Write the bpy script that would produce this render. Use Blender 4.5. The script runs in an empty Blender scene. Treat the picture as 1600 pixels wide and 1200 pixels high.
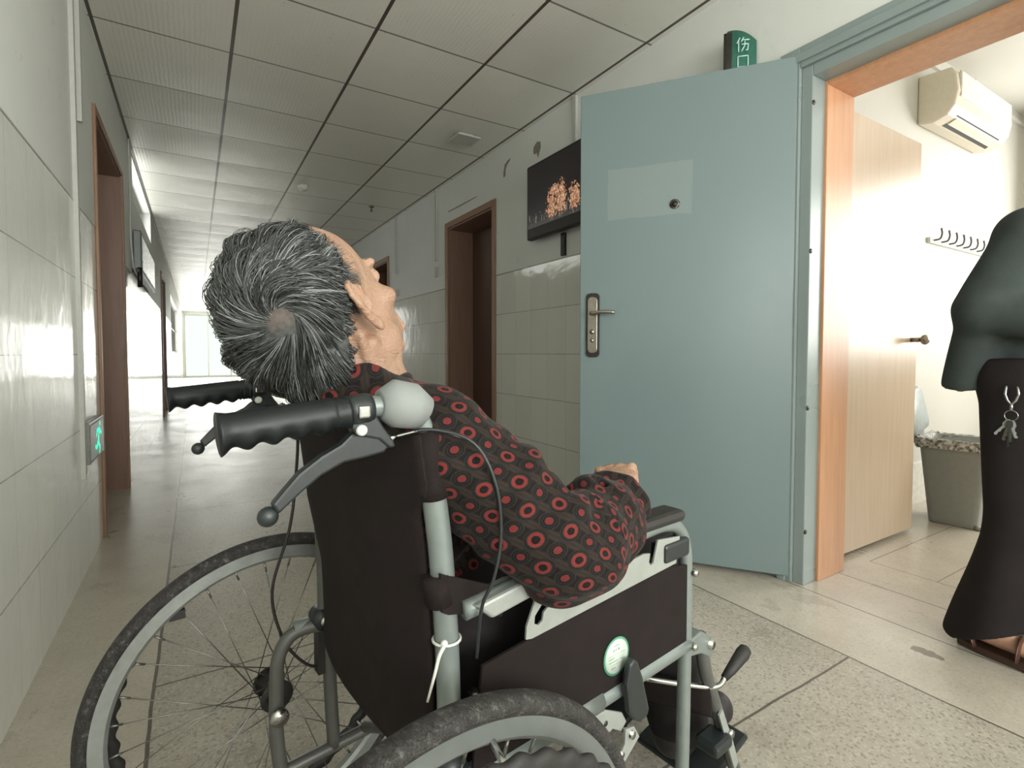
import bpy, bmesh, math, random
import numpy as np
from mathutils import Vector, Matrix, noise

SC = bpy.context.scene
COL = SC.collection
R = math.radians
random.seed(7)

# ---------------------------------------------------------------- camera
CAM_H = 0.96
cam_d = bpy.data.cameras.new('camera')
cam = bpy.data.objects.new('camera', cam_d)
COL.objects.link(cam)
cam_d.sensor_fit = 'HORIZONTAL'
cam_d.sensor_width = 36.0
cam_d.lens = 36.0 * 810.0 / 1600.0
cam_d.shift_y = -19.7 / 1600.0
cam_d.clip_start = 0.02
cam_d.clip_end = 200
cam.location = (0, 0, CAM_H)
cam.rotation_euler = (R(88.0), 0, R(-31.4))
SC.camera = cam

# ---------------------------------------------------------------- world, exposure
SC.view_settings.view_transform = 'Standard'
SC.view_settings.look = 'None'
SC.view_settings.gamma = 1.0
SC.view_settings.exposure = 0.0
SC.view_settings.use_curve_mapping = False
w = bpy.data.worlds.new('world')
SC.world = w
w.use_nodes = True
w.node_tree.nodes['Background'].inputs[0].default_value = (0.93, 0.98, 0.92, 1)
w.node_tree.nodes['Background'].inputs[1].default_value = 1.15
SC.cycles.max_bounces = 8
SC.cycles.diffuse_bounces = 5
SC.cycles.glossy_bounces = 4
SC.cycles.sample_clamp_indirect = 6.0
SC.cycles.caustics_reflective = False
SC.cycles.caustics_refractive = False

# ---------------------------------------------------------------- daylight through the windows, plus added fill lamps
def area(name, loc, rot, sx, sy, power, col, spread=180):
    l = bpy.data.lights.new(name, 'AREA')
    l.shape = 'RECTANGLE'
    l.size, l.size_y = sx, sy
    l.energy = power
    l.color = col
    l.spread = R(spread)
    o = bpy.data.objects.new(name, l)
    o.location = loc
    o.rotation_euler = rot
    COL.objects.link(o)
    return o
DAY = (1.0, 1.0, 0.95)
area('window_daylight_near', (0.85, -2.45, 1.50), (R(112), 0, 0), 1.9, 1.5, 150, DAY)           # unseen window assumed behind the viewer, lamp tilted up to brighten the ceiling
area('window_daylight_far', (0.85, 24.0, 1.35), (R(-90), 0, 0), 2.4, 2.4, 140, DAY)            # glazed far end
area('window_daylight_room', (5.62, -0.2, 1.75), (0, R(90), 0), 1.5, 2.4, 120, (1.0, .985, .93))  # window of the treatment room
area('window_daylight_side', (-0.50, 6.45, 2.42), (0, R(-90), 0), 0.3, 2.0, 7, DAY)             # high window in the left wall
area('fill_light_side_far', (-0.50, 15.5, 1.6), (0, R(-90), 0), 1.2, 4.9, 60, DAY)  # added fill lamp for the far corridor walls
area('fill_light_left', (-0.52, -1.35, 1.6), (0, R(-90), 0), 1.2, 1.6, 25, DAY)             # added fill lamp, out of view, brightens the right wall and chair

# ---------------------------------------------------------------- materials
class NT:
    def __init__(s, name):
        s.m = bpy.data.materials.new(name)
        s.m.use_nodes = True
        s.t = s.m.node_tree
        s.b = s.t.nodes['Principled BSDF']
    def n(s, typ, **kw):
        nd = s.t.nodes.new(typ)
        for k, v in kw.items():
            setattr(nd, k, v)
        return nd
    def set(s, nd, i, v):
        if hasattr(v, 'links') or isinstance(v, bpy.types.NodeSocket):
            s.t.links.new(v, nd.inputs[i])
        else:
            nd.inputs[i].default_value = v
    def math(s, op, a, b=0.0, c=None, clamp=False):
        nd = s.n('ShaderNodeMath', operation=op, use_clamp=clamp)
        s.set(nd, 0, a); s.set(nd, 1, b)
        if c is not None: s.set(nd, 2, c)
        return nd.outputs[0]
    def sep(s, v):
        nd = s.n('ShaderNodeSeparateXYZ'); s.set(nd, 0, v); return nd.outputs
    def comb(s, x, y, z=0.0):
        nd = s.n('ShaderNodeCombineXYZ')
        for i, v in enumerate((x, y, z)): s.set(nd, i, v)
        return nd.outputs[0]
    def pos(s):
        return s.n('ShaderNodeTexCoord').outputs['Object']
    def uv(s):
        return s.n('ShaderNodeTexCoord').outputs['UV']
    def scale(s, v, sc):
        nd = s.n('ShaderNodeVectorMath', operation='MULTIPLY'); s.set(nd, 0, v); nd.inputs[1].default_value = sc; return nd.outputs[0]
    def noise(s, v, scale, detail=3, rough=.55):
        nd = s.n('ShaderNodeTexNoise'); s.set(nd, 'Vector', v); nd.inputs['Scale'].default_value = scale
        nd.inputs['Detail'].default_value = detail; nd.inputs['Roughness'].default_value = rough
        return nd.outputs[0]
    def ramp(s, f, stops, interp='LINEAR'):
        nd = s.n('ShaderNodeValToRGB'); s.set(nd, 0, f)
        cr = nd.color_ramp; cr.interpolation = interp
        while len(cr.elements) < len(stops): cr.elements.new(0.5)
        for e, (p, c) in zip(cr.elements, stops):
            e.position = p; e.color = c if len(c) == 4 else (*c, 1)
        return nd.outputs[0]
    def mix(s, f, a, b):
        nd = s.n('ShaderNodeMix', data_type='RGBA')
        s.set(nd, 0, f)
        for i, v in ((6, a), (7, b)):
            if not isinstance(v, bpy.types.NodeSocket) and len(v) == 3: v = (*v, 1)
            s.set(nd, i, v)
        return nd.outputs[2]
    def line(s, v, x0, hw):                       # 1 where |v - x0| < hw
        return s.math('LESS_THAN', s.math('ABSOLUTE', s.math('SUBTRACT', v, x0)), hw)
    def grid(s, v, x0, step, hw):                 # 1 near every x0 + k*step
        f = s.math('FRACT', s.math('ADD', s.math('DIVIDE', s.math('SUBTRACT', v, x0), step), 0.5))
        return s.math('LESS_THAN', s.math('ABSOLUTE', s.math('SUBTRACT', f, 0.5)), hw / step)
    def mx(s, *a):
        r = a[0]
        for b in a[1:]: r = s.math('MAXIMUM', r, b)
        return r
    def bump(s, hgt, strength, dist=0.002):
        nd = s.n('ShaderNodeBump'); s.set(nd, 'Height', hgt)
        nd.inputs['Strength'].default_value = strength; nd.inputs['Distance'].default_value = dist
        s.t.links.new(nd.outputs[0], s.b.inputs['Normal'])
        return nd
    def out(s, col=None, rough=.5, metal=0.0, spec=.5):
        if col is not None: s.set(s.b, 'Base Color', col if isinstance(col, bpy.types.NodeSocket) else (*col[:3], 1))
        s.set(s.b, 'Roughness', rough); s.set(s.b, 'Metallic', metal)
        s.b.inputs['Specular IOR Level'].default_value = spec
        return s.m

def simple(name, col, rough=.5, metal=0.0, var=.12, sc=40, bump=0.0, spec=.5, bsc=None):
    n = NT(name); p = n.pos()
    f = n.noise(p, sc, 4)
    a = tuple(c * (1 - var) for c in col); b = tuple(min(1, c * (1 + var)) for c in col)
    c = n.ramp(f, [(.3, a), (.7, b)])
    r = n.math('ADD', n.math('MULTIPLY', n.noise(p, sc * .6, 3), .12), rough - .06)
    if bump: n.bump(n.noise(p, bsc or sc * 6, 2), bump, .001)
    return n.out(c, r, metal, spec)

M = {}
M['rubber'] = simple('black_rubber', (.016, .015, .014), .62, bump=.15, sc=90)
M['grip'] = simple('grip_rubber', (.006, .0085, .0095), .45, bump=.1, sc=60, spec=.35)
M['blkplastic'] = simple('black_plastic', (.014, .018, .019), .42, bump=.1, sc=50)
M['nylon'] = simple('black_nylon', (.0125, .0085, .0080), .85, bump=.4, sc=30, bsc=900, spec=.2)
M['steel'] = simple('silver_painted_steel', (.20, .23, .222), .38, .35, var=.06)
M['steeldark'] = simple('grey_painted_steel', (.11, .112, .105), .42, .35, var=.08)
M['alu'] = simple('brushed_aluminium', (.17, .185, .18), .42, .4, var=.06)
M['chrome'] = simple('chrome', (.42, .42, .40), .22, 1.0, var=.04)
M['plate'] = simple('satin_plate', (.32, .34, .32), .45, .3, var=.06)
M['foam'] = simple('white_foam', (.22, .235, .232), .7, var=.03, bump=.1)
M['tie'] = simple('white_nylon_tie', (.6, .62, .58), .5)
M['paint_white'] = simple('white_paint', (.62, .63, .59), .5, var=.05)
M['pipe'] = simple('pale_plastic_trunking', (.50, .51, .48), .45, var=.04)
M['wood_brown'] = None
M['black'] = simple('matt_black', (.014, .012, .011), .5)
M['brass'] = simple('satin_nickel', (.30, .27, .23), .3, .9)

def wood(name, c1, c2, rough=.35):
    n = NT(name); p = n.pos()
    f = n.noise(n.scale(p, (14, 14, .9)), 3.0, 6, .6)
    f2 = n.noise(n.scale(p, (90, 90, 3)), 3.0, 3)
    c = n.mix(n.math('MULTIPLY', f2, .35), n.ramp(f, [(.3, c1), (.7, c2)]), c1)
    n.bump(f2, .06, .001)
    return n.out(c, rough)
M['wood_brown'] = wood('brown_varnished_wood', (.21, .12, .085), (.26, .16, .115), .42)
M['wood_leaf'] = wood('dark_brown_door_wood', (.095, .052, .036), (.125, .070, .049), .4)
M['wood_trim'] = wood('worn_door_casing_wood', (.25, .14, .085), (.33, .19, .12), .45)
M['wood_light'] = wood('orange_beech_wood', (.50, .25, .13), (.62, .34, .19), .33)
M['wood_door'] = wood('pale_beech_veneer', (.52, .40, .29), (.60, .48, .36), .28)

# blue-grey gloss paint with a faint patch where a notice was peeled off
n = NT('blue_grey_door_paint'); p = n.pos()
px = n.sep(p)
f = n.noise(p, 2.2, 4); f2 = n.noise(p, 60, 3)
c = n.ramp(f, [(.3, (.160, .214, .220)), (.7, (.166, .221, .226))])
ins = n.math('MULTIPLY', n.math('LESS_THAN', n.math('ABSOLUTE', n.math('SUBTRACT', n.math('ADD', px[0], n.math('MULTIPLY', n.noise(p, 9), .03)), .60)), .185),
             n.math('LESS_THAN', n.math('ABSOLUTE', n.math('SUBTRACT', n.math('ADD', px[2], n.math('MULTIPLY', n.noise(p, 7), .04)), 1.71)), .115))
c = n.mix(n.math('MULTIPLY', ins, .16), c, (.36, .39, .37))
n.bump(f2, .05, .001)
M['blue_door'] = n.out(c, .27)
M['blue_frame'] = simple('blue_grey_frame_paint', (.25, .30, .295), .28, var=.02, sc=3)

# walls: tiles up to 1.6 m, paint above
def wall_mat(name, axis, off, tiled=True, paint=(.76, .78, .745)):
    n = NT(name); p = n.pos(); s = n.sep(p)
    u = s[axis]; z = s[2]
    pn = n.noise(p, 1.3, 5, .6); pf = n.noise(p, 9, 5, .7)
    pc = n.mix(n.math('MULTIPLY', n.math('GREATER_THAN', pf, .66), .18), n.ramp(pn, [(.3, tuple(c * .92 for c in paint)), (.7, paint)]), (.42, .41, .37))
    if not tiled:
        n.bump(n.noise(p, 30, 4), .12, .002)
        return n.out(pc, .55)
    seam = n.mx(n.grid(u, off, .215, .0011), n.grid(z, .31, .3225, .0013))
    hseam = n.grid(z, .31, .3225, .0022)
    cell = n.comb(n.math('FLOOR', n.math('DIVIDE', n.math('SUBTRACT', u, off), .215)), n.math('FLOOR', n.math('DIVIDE', n.math('SUBTRACT', z, .31), .3225)))
    wn = n.n('ShaderNodeTexWhiteNoise', noise_dimensions='3D'); n.set(wn, 0, cell)
    tn = n.noise(p, 3.0, 3)
    tc = n.ramp(n.math('ADD', n.math('MULTIPLY', wn.outputs[0], .5), n.math('MULTIPLY', tn, .5)), [(.2, (.70, .71, .66)), (.8, (.78, .79, .735))])
    stain = n.noise(n.scale(p, (1, 1, 1)), 26, 5, .7)
    sc = n.mix(n.math('MULTIPLY', n.math('GREATER_THAN', stain, .48), .5), (.36, .34, .29), (.22, .19, .15))
    tc = n.mix(n.math('MULTIPLY', hseam, n.math('ADD', n.math('MULTIPLY', stain, .9), .25)), tc, sc)
    tc = n.mix(n.math('MULTIPLY', seam, .60), tc, sc)
    up = n.math('GREATER_THAN', z, 1.6)
    ledge = n.line(z, 1.601, .005)
    col = n.mix(up, tc, pc)
    col = n.mix(n.math('MULTIPLY', ledge, .75), col, (.20, .19, .16))
    rough = n.math('ADD', n.math('MULTIPLY', up, .40), n.math('ADD', .085, n.math('MULTIPLY', n.noise(p, 5, 3), .05)))
    hgt = n.math('SUBTRACT', n.math('ADD', n.math('MULTIPLY', n.noise(p, 7, 2), 1.0), n.math('MULTIPLY', n.noise(p, 26, 2), .16)), n.math('MULTIPLY', n.mx(seam, hseam), .25))
    b = n.bump(hgt, .10, .02)
    return n.out(col, rough)
M['wall_l'] = wall_mat('tiled_wall_left_surface', 1, 1.9)
M['wall_r'] = wall_mat('tiled_wall_right_surface', 1, 2.794)
M['wall_plain'] = wall_mat('painted_wall_surface', 0, 0, False)
M['wall_room'] = wall_mat('treatment_room_wall_surface', 0, 0, False, (.64, .63, .58))

# terrazzo floor with dark joints
n = NT('terrazzo_floor'); p = n.pos(); s = n.sep(p); x, y = s[0], s[1]
v = n.n('ShaderNodeTexVoronoi', feature='F1'); n.set(v, 'Vector', p); v.inputs['Scale'].default_value = 170
v2 = n.n('ShaderNodeTexVoronoi', feature='F1'); n.set(v2, 'Vector', p); v2.inputs['Scale'].default_value = 48
chip = n.sep(v.outputs['Color'])[0]
base = n.ramp(n.noise(p, 1.6, 6, .65), [(.3, (.33, .30, .25)), (.7, (.45, .415, .355))])
c = n.mix(n.math('MULTIPLY', n.math('GREATER_THAN', chip, .80), .38), base, (.56, .53, .46))
c = n.mix(n.math('MULTIPLY', n.math('LESS_THAN', chip, .13), .5), c, (.17, .145, .115))
left = n.math('LESS_THAN', x, -.118); border = n.math('MULTIPLY', n.math('GREATER_THAN', x, 1.746), 1.0)
plain = n.math('MAXIMUM', left, border)
c = n.mix(n.math('MULTIPLY', plain, .55), c, n.ramp(n.noise(p, 5, 6, .7), [(.3, (.46, .415, .34)), (.7, (.60, .555, .475))]))
spots = n.noise(p, 17, 6, .75)
c = n.mix(n.math('MULTIPLY', n.math('GREATER_THAN', spots, .68), .55), c, (.12, .10, .08))
wear = n.noise(n.scale(p, (1, .6, 1)), 3.5, 6, .7)
c = n.mix(n.math('MULTIPLY', n.math('GREATER_THAN', wear, .60), .22), c, (.16, .13, .10))
# brown stain with a shape of its own on the threshold side
sx = n.math('DIVIDE', n.math('SUBTRACT', x, 1.985), .028); sy = n.math('DIVIDE', n.math('SUBTRACT', y, .70), .055)
sr = n.math('ADD', n.math('ADD', n.math('MULTIPLY', sx, sx), n.math('MULTIPLY', sy, sy)), n.math('MULTIPLY', n.noise(p, 45, 3), 1.6))
c = n.mix(n.math('MULTIPLY', n.math('LESS_THAN', sr, 1.45), .75), c, (.10, .06, .035))
wob = n.math('MULTIPLY', n.math('SUBTRACT', n.noise(p, 4, 3), .5), .012)
xw = n.math('ADD', x, wob)
corr = n.math('MULTIPLY', n.math('GREATER_THAN', x, -.118), n.math('LESS_THAN', x, 1.746))
j = n.mx(n.line(xw, -.118, .0045), n.line(xw, 1.746, .0035), n.line(x, 2.105, .003), n.line(x, 2.385, .003),
         n.math('MULTIPLY', corr, n.grid(n.math('ADD', y, wob), .815, .966, .0035)),
         n.math('MULTIPLY', n.math('GREATER_THAN', x, 2.64), n.mx(n.line(y, 1.155, .0022), n.grid(y, -.2, 1.1, .0015))),
         n.math('MULTIPLY', n.math('LESS_THAN', y, 1.155), n.math('MULTIPLY', n.math('GREATER_THAN', x, 2.6), n.grid(x, 2.64, 1.0, .0022))))
c = n.mix(n.math('MULTIPLY', j, .85), c, (.055, .042, .032))
n.bump(n.math('SUBTRACT', n.math('MULTIPLY', n.noise(p, 35, 3), .3), j), .12, .003)
M['floor'] = n.out(c, n.math('ADD', n.math('MULTIPLY', wear, .30), .17))

# suspended ceiling of thin metal panels
n = NT('suspended_ceiling_panels'); p = n.pos(); s = n.sep(p); x, y = s[0], s[1]
lx = n.mx(n.line(x, .20, .009), n.line(x, .825, .009), n.line(x, 1.45, .009), n.line(x, 2.09, .009), n.line(x, -.41, .008))
ly = n.grid(y, 2.045, .632, .006)
cell = n.comb(n.math('FLOOR', n.math('DIVIDE', n.math('SUBTRACT', x, .2), .625)), n.math('FLOOR', n.math('DIVIDE', n.math('SUBTRACT', y, 2.045), .632)))
wn = n.n('ShaderNodeTexWhiteNoise', noise_dimensions='3D'); n.set(wn, 0, cell)
base = n.ramp(n.math('ADD', n.math('MULTIPLY', wn.outputs[0], .6), n.math('MULTIPLY', n.noise(p, 6, 4), .4)), [(.2, (.74, .735, .675)), (.8, (.82, .815, .75))])
base = n.mix(n.math('MULTIPLY', n.math('GREATER_THAN', n.noise(p, 40, 2), .72), .3), base, (.2, .19, .17))
c = n.mix(n.mx(lx, n.math('MULTIPLY', ly, .8)), base, (.085, .062, .052))
rip = n.n('ShaderNodeTexWave', wave_type='BANDS', bands_direction='X')
n.set(rip, 'Vector', p); rip.inputs['Scale'].default_value = 14; rip.inputs['Distortion'].default_value = 2.5; rip.inputs['Detail'].default_value = 2
fy = n.math('FRACT', n.math('DIVIDE', n.math('SUBTRACT', y, 2.045), .632))
sag = n.math('MULTIPLY', n.math('MULTIPLY', fy, n.math('SUBTRACT', 1.0, fy)), 1.4)
hg = n.math('ADD', n.math('ADD', sag, n.math('MULTIPLY', rip.outputs[1], .06)), n.math('MULTIPLY', n.noise(p, 5, 2), .35))
n.bump(hg, .35, .02)
M['ceiling'] = n.out(c, n.math('ADD', n.math('MULTIPLY', n.noise(p, 3, 2), .08), .36), .15)

def emis(name, col, st):
    n = NT(name); n.out(col, .4)
    n.b.inputs['Emission Color'].default_value = (*col, 1); n.b.inputs['Emission Strength'].default_value = st
    return n.m
n = NT('window_glass'); n.out((.9, .95, .93), .05); n.b.inputs['Transmission Weight'].default_value = 1.0; n.b.inputs['IOR'].default_value = 1.02
M['glass'] = n.m

# ---------------------------------------------------------------- mesh helpers
def mesh_obj(name, verts, faces, mat, parent=None, smooth=False, uvs=None):
    me = bpy.data.meshes.new(name)
    me.from_pydata([tuple(v) for v in verts], [], faces)
    me.validate(); me.update()
    me.materials.append(mat)
    if smooth:
        me.polygons.foreach_set('use_smooth', [True] * len(me.polygons))
    o = bpy.data.objects.new(name, me)
    COL.objects.link(o)
    if parent is not None: o.parent = parent
    return o

class MB:
    """collects shapes and links them as ONE mesh object"""
    def __init__(s): s.v = []; s.f = []; s.sm = []
    def add(s, v, f, smooth=True):
        b = len(s.v); s.v += [tuple(map(float, q)) for q in v]
        s.f += [tuple(i + b for i in q) for q in f]; s.sm += [smooth] * len(f); return s
    def box(s, x0, x1, y0, y1, z0, z1, rot=None, piv=None):
        v = [(x, y, z) for z in (z0, z1) for y in (y0, y1) for x in (x0, x1)]
        if rot is not None:
            pv = Vector(piv if piv is not None else ((x0 + x1) / 2, (y0 + y1) / 2, (z0 + z1) / 2))
            v = [tuple(rot @ (Vector(q) - pv) + pv) for q in v]
        return s.add(v, [(0, 2, 3, 1), (4, 5, 7, 6), (0, 1, 5, 4), (2, 6, 7, 3), (0, 4, 6, 2), (1, 3, 7, 5)], False)
    def tube(s, path, r, n=14, rfn=None, closed=False, cap=True, flat=1.0):
        P = [Vector(p) for p in path]; L = len(P)
        T = []
        for i in range(L):
            a = P[(i - 1) % L] if (closed or i > 0) else P[0]
            b = P[(i + 1) % L] if (closed or i < L - 1) else P[-1]
            T.append((b - a).normalized())
        up = Vector((0, 0, 1)) if abs(T[0].z) < .9 else Vector((1, 0, 0))
        N = (up - T[0] * up.dot(T[0])).normalized()
        vs = []
        for i in range(L):
            N = (N - T[i] * N.dot(T[i])).normalized(); B = T[i].cross(N)
            for k in range(n):
                a = 2 * math.pi * k / n
                rr = rfn(i / (L - 1 if L > 1 else 1), a) if rfn else (r[i] if isinstance(r, (list, tuple)) else r)
                vs.append(P[i] + (N * math.cos(a) + B * math.sin(a) * flat) * rr)
        fs = []
        for i in range(L if closed else L - 1):
            j = (i + 1) % L
            for k in range(n):
                m = (k + 1) % n
                fs.append((i * n + k, i * n + m, j * n + m, j * n + k))
        if cap and not closed:
            fs.append(tuple(range(n - 1, -1, -1))); fs.append(tuple((L - 1) * n + k for k in range(n)))
        return s.add(vs, fs)
    def prism(s, poly, axis, a, b):              # polygon extruded along an axis; poly in the two other coordinates in order
        n = len(poly)
        def pt(q, t):
            return (t, q[0], q[1]) if axis == 0 else ((q[0], t, q[1]) if axis == 1 else (q[0], q[1], t))
        v = [pt(q, a) for q in poly] + [pt(q, b) for q in poly]
        f = [tuple(range(n)), tuple(range(2 * n - 1, n - 1, -1))] + [(i, i + n, (i + 1) % n + n, (i + 1) % n) for i in range(n)]
        return s.add(v, f, False)
    def sphere(s, c, r, nu=16, nv=10):
        if not isinstance(r, (tuple, list)): r = (r, r, r)
        v = [(c[0], c[1], c[2] + r[2])]; f = []
        for i in range(1, nv):
            t = math.pi * i / nv
            for k in range(nu):
                a = 2 * math.pi * k / nu
                v.append((c[0] + r[0] * math.sin(t) * math.cos(a), c[1] + r[1] * math.sin(t) * math.sin(a), c[2] + r[2] * math.cos(t)))
        v.append((c[0], c[1], c[2] - r[2])); e = len(v) - 1
        for k in range(nu):
            m = (k + 1) % nu
            f.append((0, 1 + k, 1 + m))
            for i in range(nv - 2):
                f.append((1 + i * nu + k, 1 + (i + 1) * nu + k, 1 + (i + 1) * nu + m, 1 + i * nu + m))
            f.append((1 + (nv - 2) * nu + k, e, 1 + (nv - 2) * nu + m))
        return s.add(v, f)
    def cyl(s, a, b, r, n=20, r2=None):
        return s.tube([a, b], [r, r if r2 is None else r2], n)
    def ring(s, c, axis, R_, r, n=96, m=10, ry=None, rfn=None):      # torus about x axis (axis=0) or z axis (2)
        v = []; f = []
        for i in range(n):
            a = 2 * math.pi * i / n
            for k in range(m):
                b = 2 * math.pi * k / m
                rr = R_ + (r * math.cos(b)) + (rfn(a) if rfn else 0); h = (ry or r) * math.sin(b)
                v.append((c[0] + h, c[1] + rr * math.cos(a), c[2] + rr * math.sin(a)) if axis == 0 else (c[0] + rr * math.cos(a), c[1] + rr * math.sin(a), c[2] + h))
        for i in range(n):
            for k in range(m):
                f.append((i * m + k, ((i + 1) % n) * m + k, ((i + 1) % n) * m + (k + 1) % m, i * m + (k + 1) % m))
        return s.add(v, f)
    def build(s, name, mat, parent=None, bevel=0.0, recalc=True):
        me = bpy.data.meshes.new(name)
        me.from_pydata(s.v, [], s.f); me.validate(); me.update()
        if len(me.polygons) == len(s.sm): me.polygons.foreach_set('use_smooth', s.sm)
        me.materials.append(mat)
        if recalc:
            bm = bmesh.new(); bm.from_mesh(me); bmesh.ops.recalc_face_normals(bm, faces=bm.faces); bm.to_mesh(me); bm.free()
        o = bpy.data.objects.new(name, me); COL.objects.link(o)
        if parent is not None: o.parent = parent
        if bevel:
            md = o.modifiers.new('bevel', 'BEVEL'); md.width = bevel; md.segments = 2; md.limit_method = 'ANGLE'; md.angle_limit = R(40)
        return o

def smooth_path(pts, sub=8):
    P = [Vector(p) for p in pts]; out = []
    for i in range(len(P) - 1):
        p0 = P[i - 1] if i else P[0] * 2 - P[1]; p1, p2 = P[i], P[i + 1]
        p3 = P[i + 2] if i + 2 < len(P) else P[-1] * 2 - P[-2]
        for k in range(sub):
            t = k / sub
            out.append(.5 * ((2 * p1) + (p2 - p0) * t + (2 * p0 - 5 * p1 + 4 * p2 - p3) * t * t + (3 * p1 - p0 - 3 * p2 + p3) * t ** 3))
    out.append(P[-1]); return out

def tag(o, label=None, cat=None, group=None, kind=None):
    if label: o['label'] = label
    if cat: o['category'] = cat
    if group: o['group'] = group
    if kind: o['kind'] = kind
    return o
def empty(name, loc=(0, 0, 0), rz=0.0):
    o = bpy.data.objects.new(name, None); o.location = loc; o.rotation_euler = (0, 0, rz); o.empty_display_size = .1
    COL.objects.link(o); return o
def struct(mb, name, mat, **k):
    return tag(mb.build(name, mat, **k), kind='structure')

# ---------------------------------------------------------------- setting
WL, WR, CH, TH = -.425, 2.13, 2.62, .30
Y0, Y1 = -2.6, 24.2
struct(MB().box(-1.2, 6.2, -2.9, 26, -.12, 0), 'floor', M['floor'])
struct(MB().box(WL - TH, WR + .02, Y0, Y1 + .3, CH, CH + .1), 'ceiling', M['ceiling'])

def wall_y(name, xa, xb, y0, y1, z1, holes, mat):          # wall running along Y with rectangular holes (y0,y1,z0,z1)
    mb = MB(); ys = sorted({y0, y1} | {h[0] for h in holes} | {h[1] for h in holes})
    for a, b in zip(ys[:-1], ys[1:]):
        hs = [h for h in holes if h[0] <= a + 1e-6 and h[1] >= b - 1e-6]
        z = 0.0
        for h in sorted(hs, key=lambda q: q[2]):
            if h[2] > z + 1e-4: mb.box(xa, xb, a, b, z, h[2])
            z = h[3]
        if z < z1 - 1e-4: mb.box(xa, xb, a, b, z, z1)
    return struct(mb, name, mat)
wall_y('wall_left', WL - TH, WL, Y0, Y1, CH, [(3.41, 4.55, 0, 2.2), (5.4, 7.5, 2.26, 2.6), (9.45, 10.5, 0, 2.15), (13.0, 18.0, .97, 2.2), (-2.2, -.5, .97, 2.25)], M['wall_l'])
wall_y('wall_right', WR, WR + TH, Y0, Y1, 2.85, [(.24, 1.22, 0, 2.115), (3.79, 4.69, 0, 2.18), (6.54, 7.48, 0, 2.15), (10.5, 11.4, 0, 2.15)], M['wall_r'])
# near end behind the viewer, and the glazed far end
mb = MB().box(WL, WR, Y0 - .2, Y0, 0, .8).box(WL, WR, Y0 - .2, Y0, 2.3, CH).box(WL, -.1, Y0 - .2, Y0, .8, 2.3).box(1.8, WR, Y0 - .2, Y0, .8, 2.3)
struct(mb, 'wall_near_end', M['wall_plain'])
struct(MB().box(WL, WR, Y1, Y1 + .2, 2.5, CH).box(WL, WL + .06, Y1, Y1 + .2, 0, 2.5).box(WR - .06, WR, Y1, Y1 + .2, 0, 2.5), 'wall_far_end', M['wall_plain'])
def window(name, frame_mb, glass_mb, mat):
    fr = struct(frame_mb, name, mat)
    g = glass_mb.build('window_pane', M['glass'], fr)
    return fr
def frame_x(x0, x1, y, z0, z1, nx, nz, w=.04, d=.05):      # frame in a plane y = const
    mb = MB()
    for i in range(nx + 1):
        x = x0 + (x1 - x0) * i / nx; mb.box(x - w / 2, x + w / 2, y - d / 2, y + d / 2, z0, z1)
    for i in range(nz + 1):
        z = z0 + (z1 - z0) * i / nz; mb.box(x0, x1, y - d / 2 - .002, y + d / 2 + .002, z - w / 2, z + w / 2)
    return mb
def frame_y(y0, y1, x, z0, z1, ny, nz, w=.04, d=.05):
    mb = MB()
    for i in range(ny + 1):
        y = y0 + (y1 - y0) * i / ny; mb.box(x - d / 2, x + d / 2, y - w / 2, y + w / 2, z0, z1)
    for i in range(nz + 1):
        z = z0 + (z1 - z0) * i / nz; mb.box(x - d / 2 - .002, x + d / 2 + .002, y0, y1, z - w / 2, z + w / 2)
    return mb
window('window_1', frame_x(WL + .08, WR - .08, Y1 + .1, .02, 2.48, 3, 1), MB().box(WL + .06, WR - .06, Y1 + .095, Y1 + .105, 0, 2.5), M['paint_white'])
window('window_2', frame_y(5.42, 7.48, WL - .2, 2.28, 2.58, 3, 1, .03), MB().box(WL - .203, WL - .197, 5.4, 7.5, 2.26, 2.6), M['paint_white'])
window('added_window_far', frame_y(13.02, 17.98, WL - .1, .99, 2.18, 6, 2), MB().box(WL - .103, WL - .097, 13, 18, .97, 2.2), M['paint_white'])  # extra window added to bring light into the far corridor
window('added_window_left', frame_y(-2.18, -.52, WL - .15, .99, 2.23, 2, 1), MB().box(WL - .153, WL - .147, -2.2, -.5, .97, 2.25), M['paint_white'])  # unseen window added as the opening for the left fill lamp
window('window_4', frame_x(-.08, 1.78, Y0 - .1, .82, 2.28, 3, 1), MB().box(-.1, 1.8, Y0 - .103, Y0 - .097, .8, 2.3), M['paint_white'])

# treatment room beyond the open doors
RX0, RX1, RY0, RY1, RH = WR + TH, 5.75, -1.9, 1.47, 2.86
struct(MB().box(RX0, RX1 + .2, RY1, RY1 + .2, 0, RH), 'wall_room_north', M['wall_room'])
struct(MB().box(RX0, RX1 + .2, RY0 - .2, RY0, 0, RH), 'wall_room_south', M['wall_room'])
struct(MB().box(RX0 - .31, RX1 + .2, RY0 - .2, RY1 + .2, RH, RH + .1), 'ceiling_room', M['wall_room'])
wall_y('wall_room_east', RX1, RX1 + .2, RY0, RY1, RH, [(-1.5, 1.05, .95, 2.5)], M['wall_room'])
window('window_5', frame_y(-1.48, 1.03, RX1 + .1, .97, 2.48, 3, 2), MB().box(RX1 + .097, RX1 + .103, -1.5, 1.05, .95, 2.5), M['paint_white'])
struct(MB().box(RX0, RX1, RY1 - .012, RY1, 0, .26), 'baseboard_room_north', simple('pale_skirting', (.70, .69, .64), .4))

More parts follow.
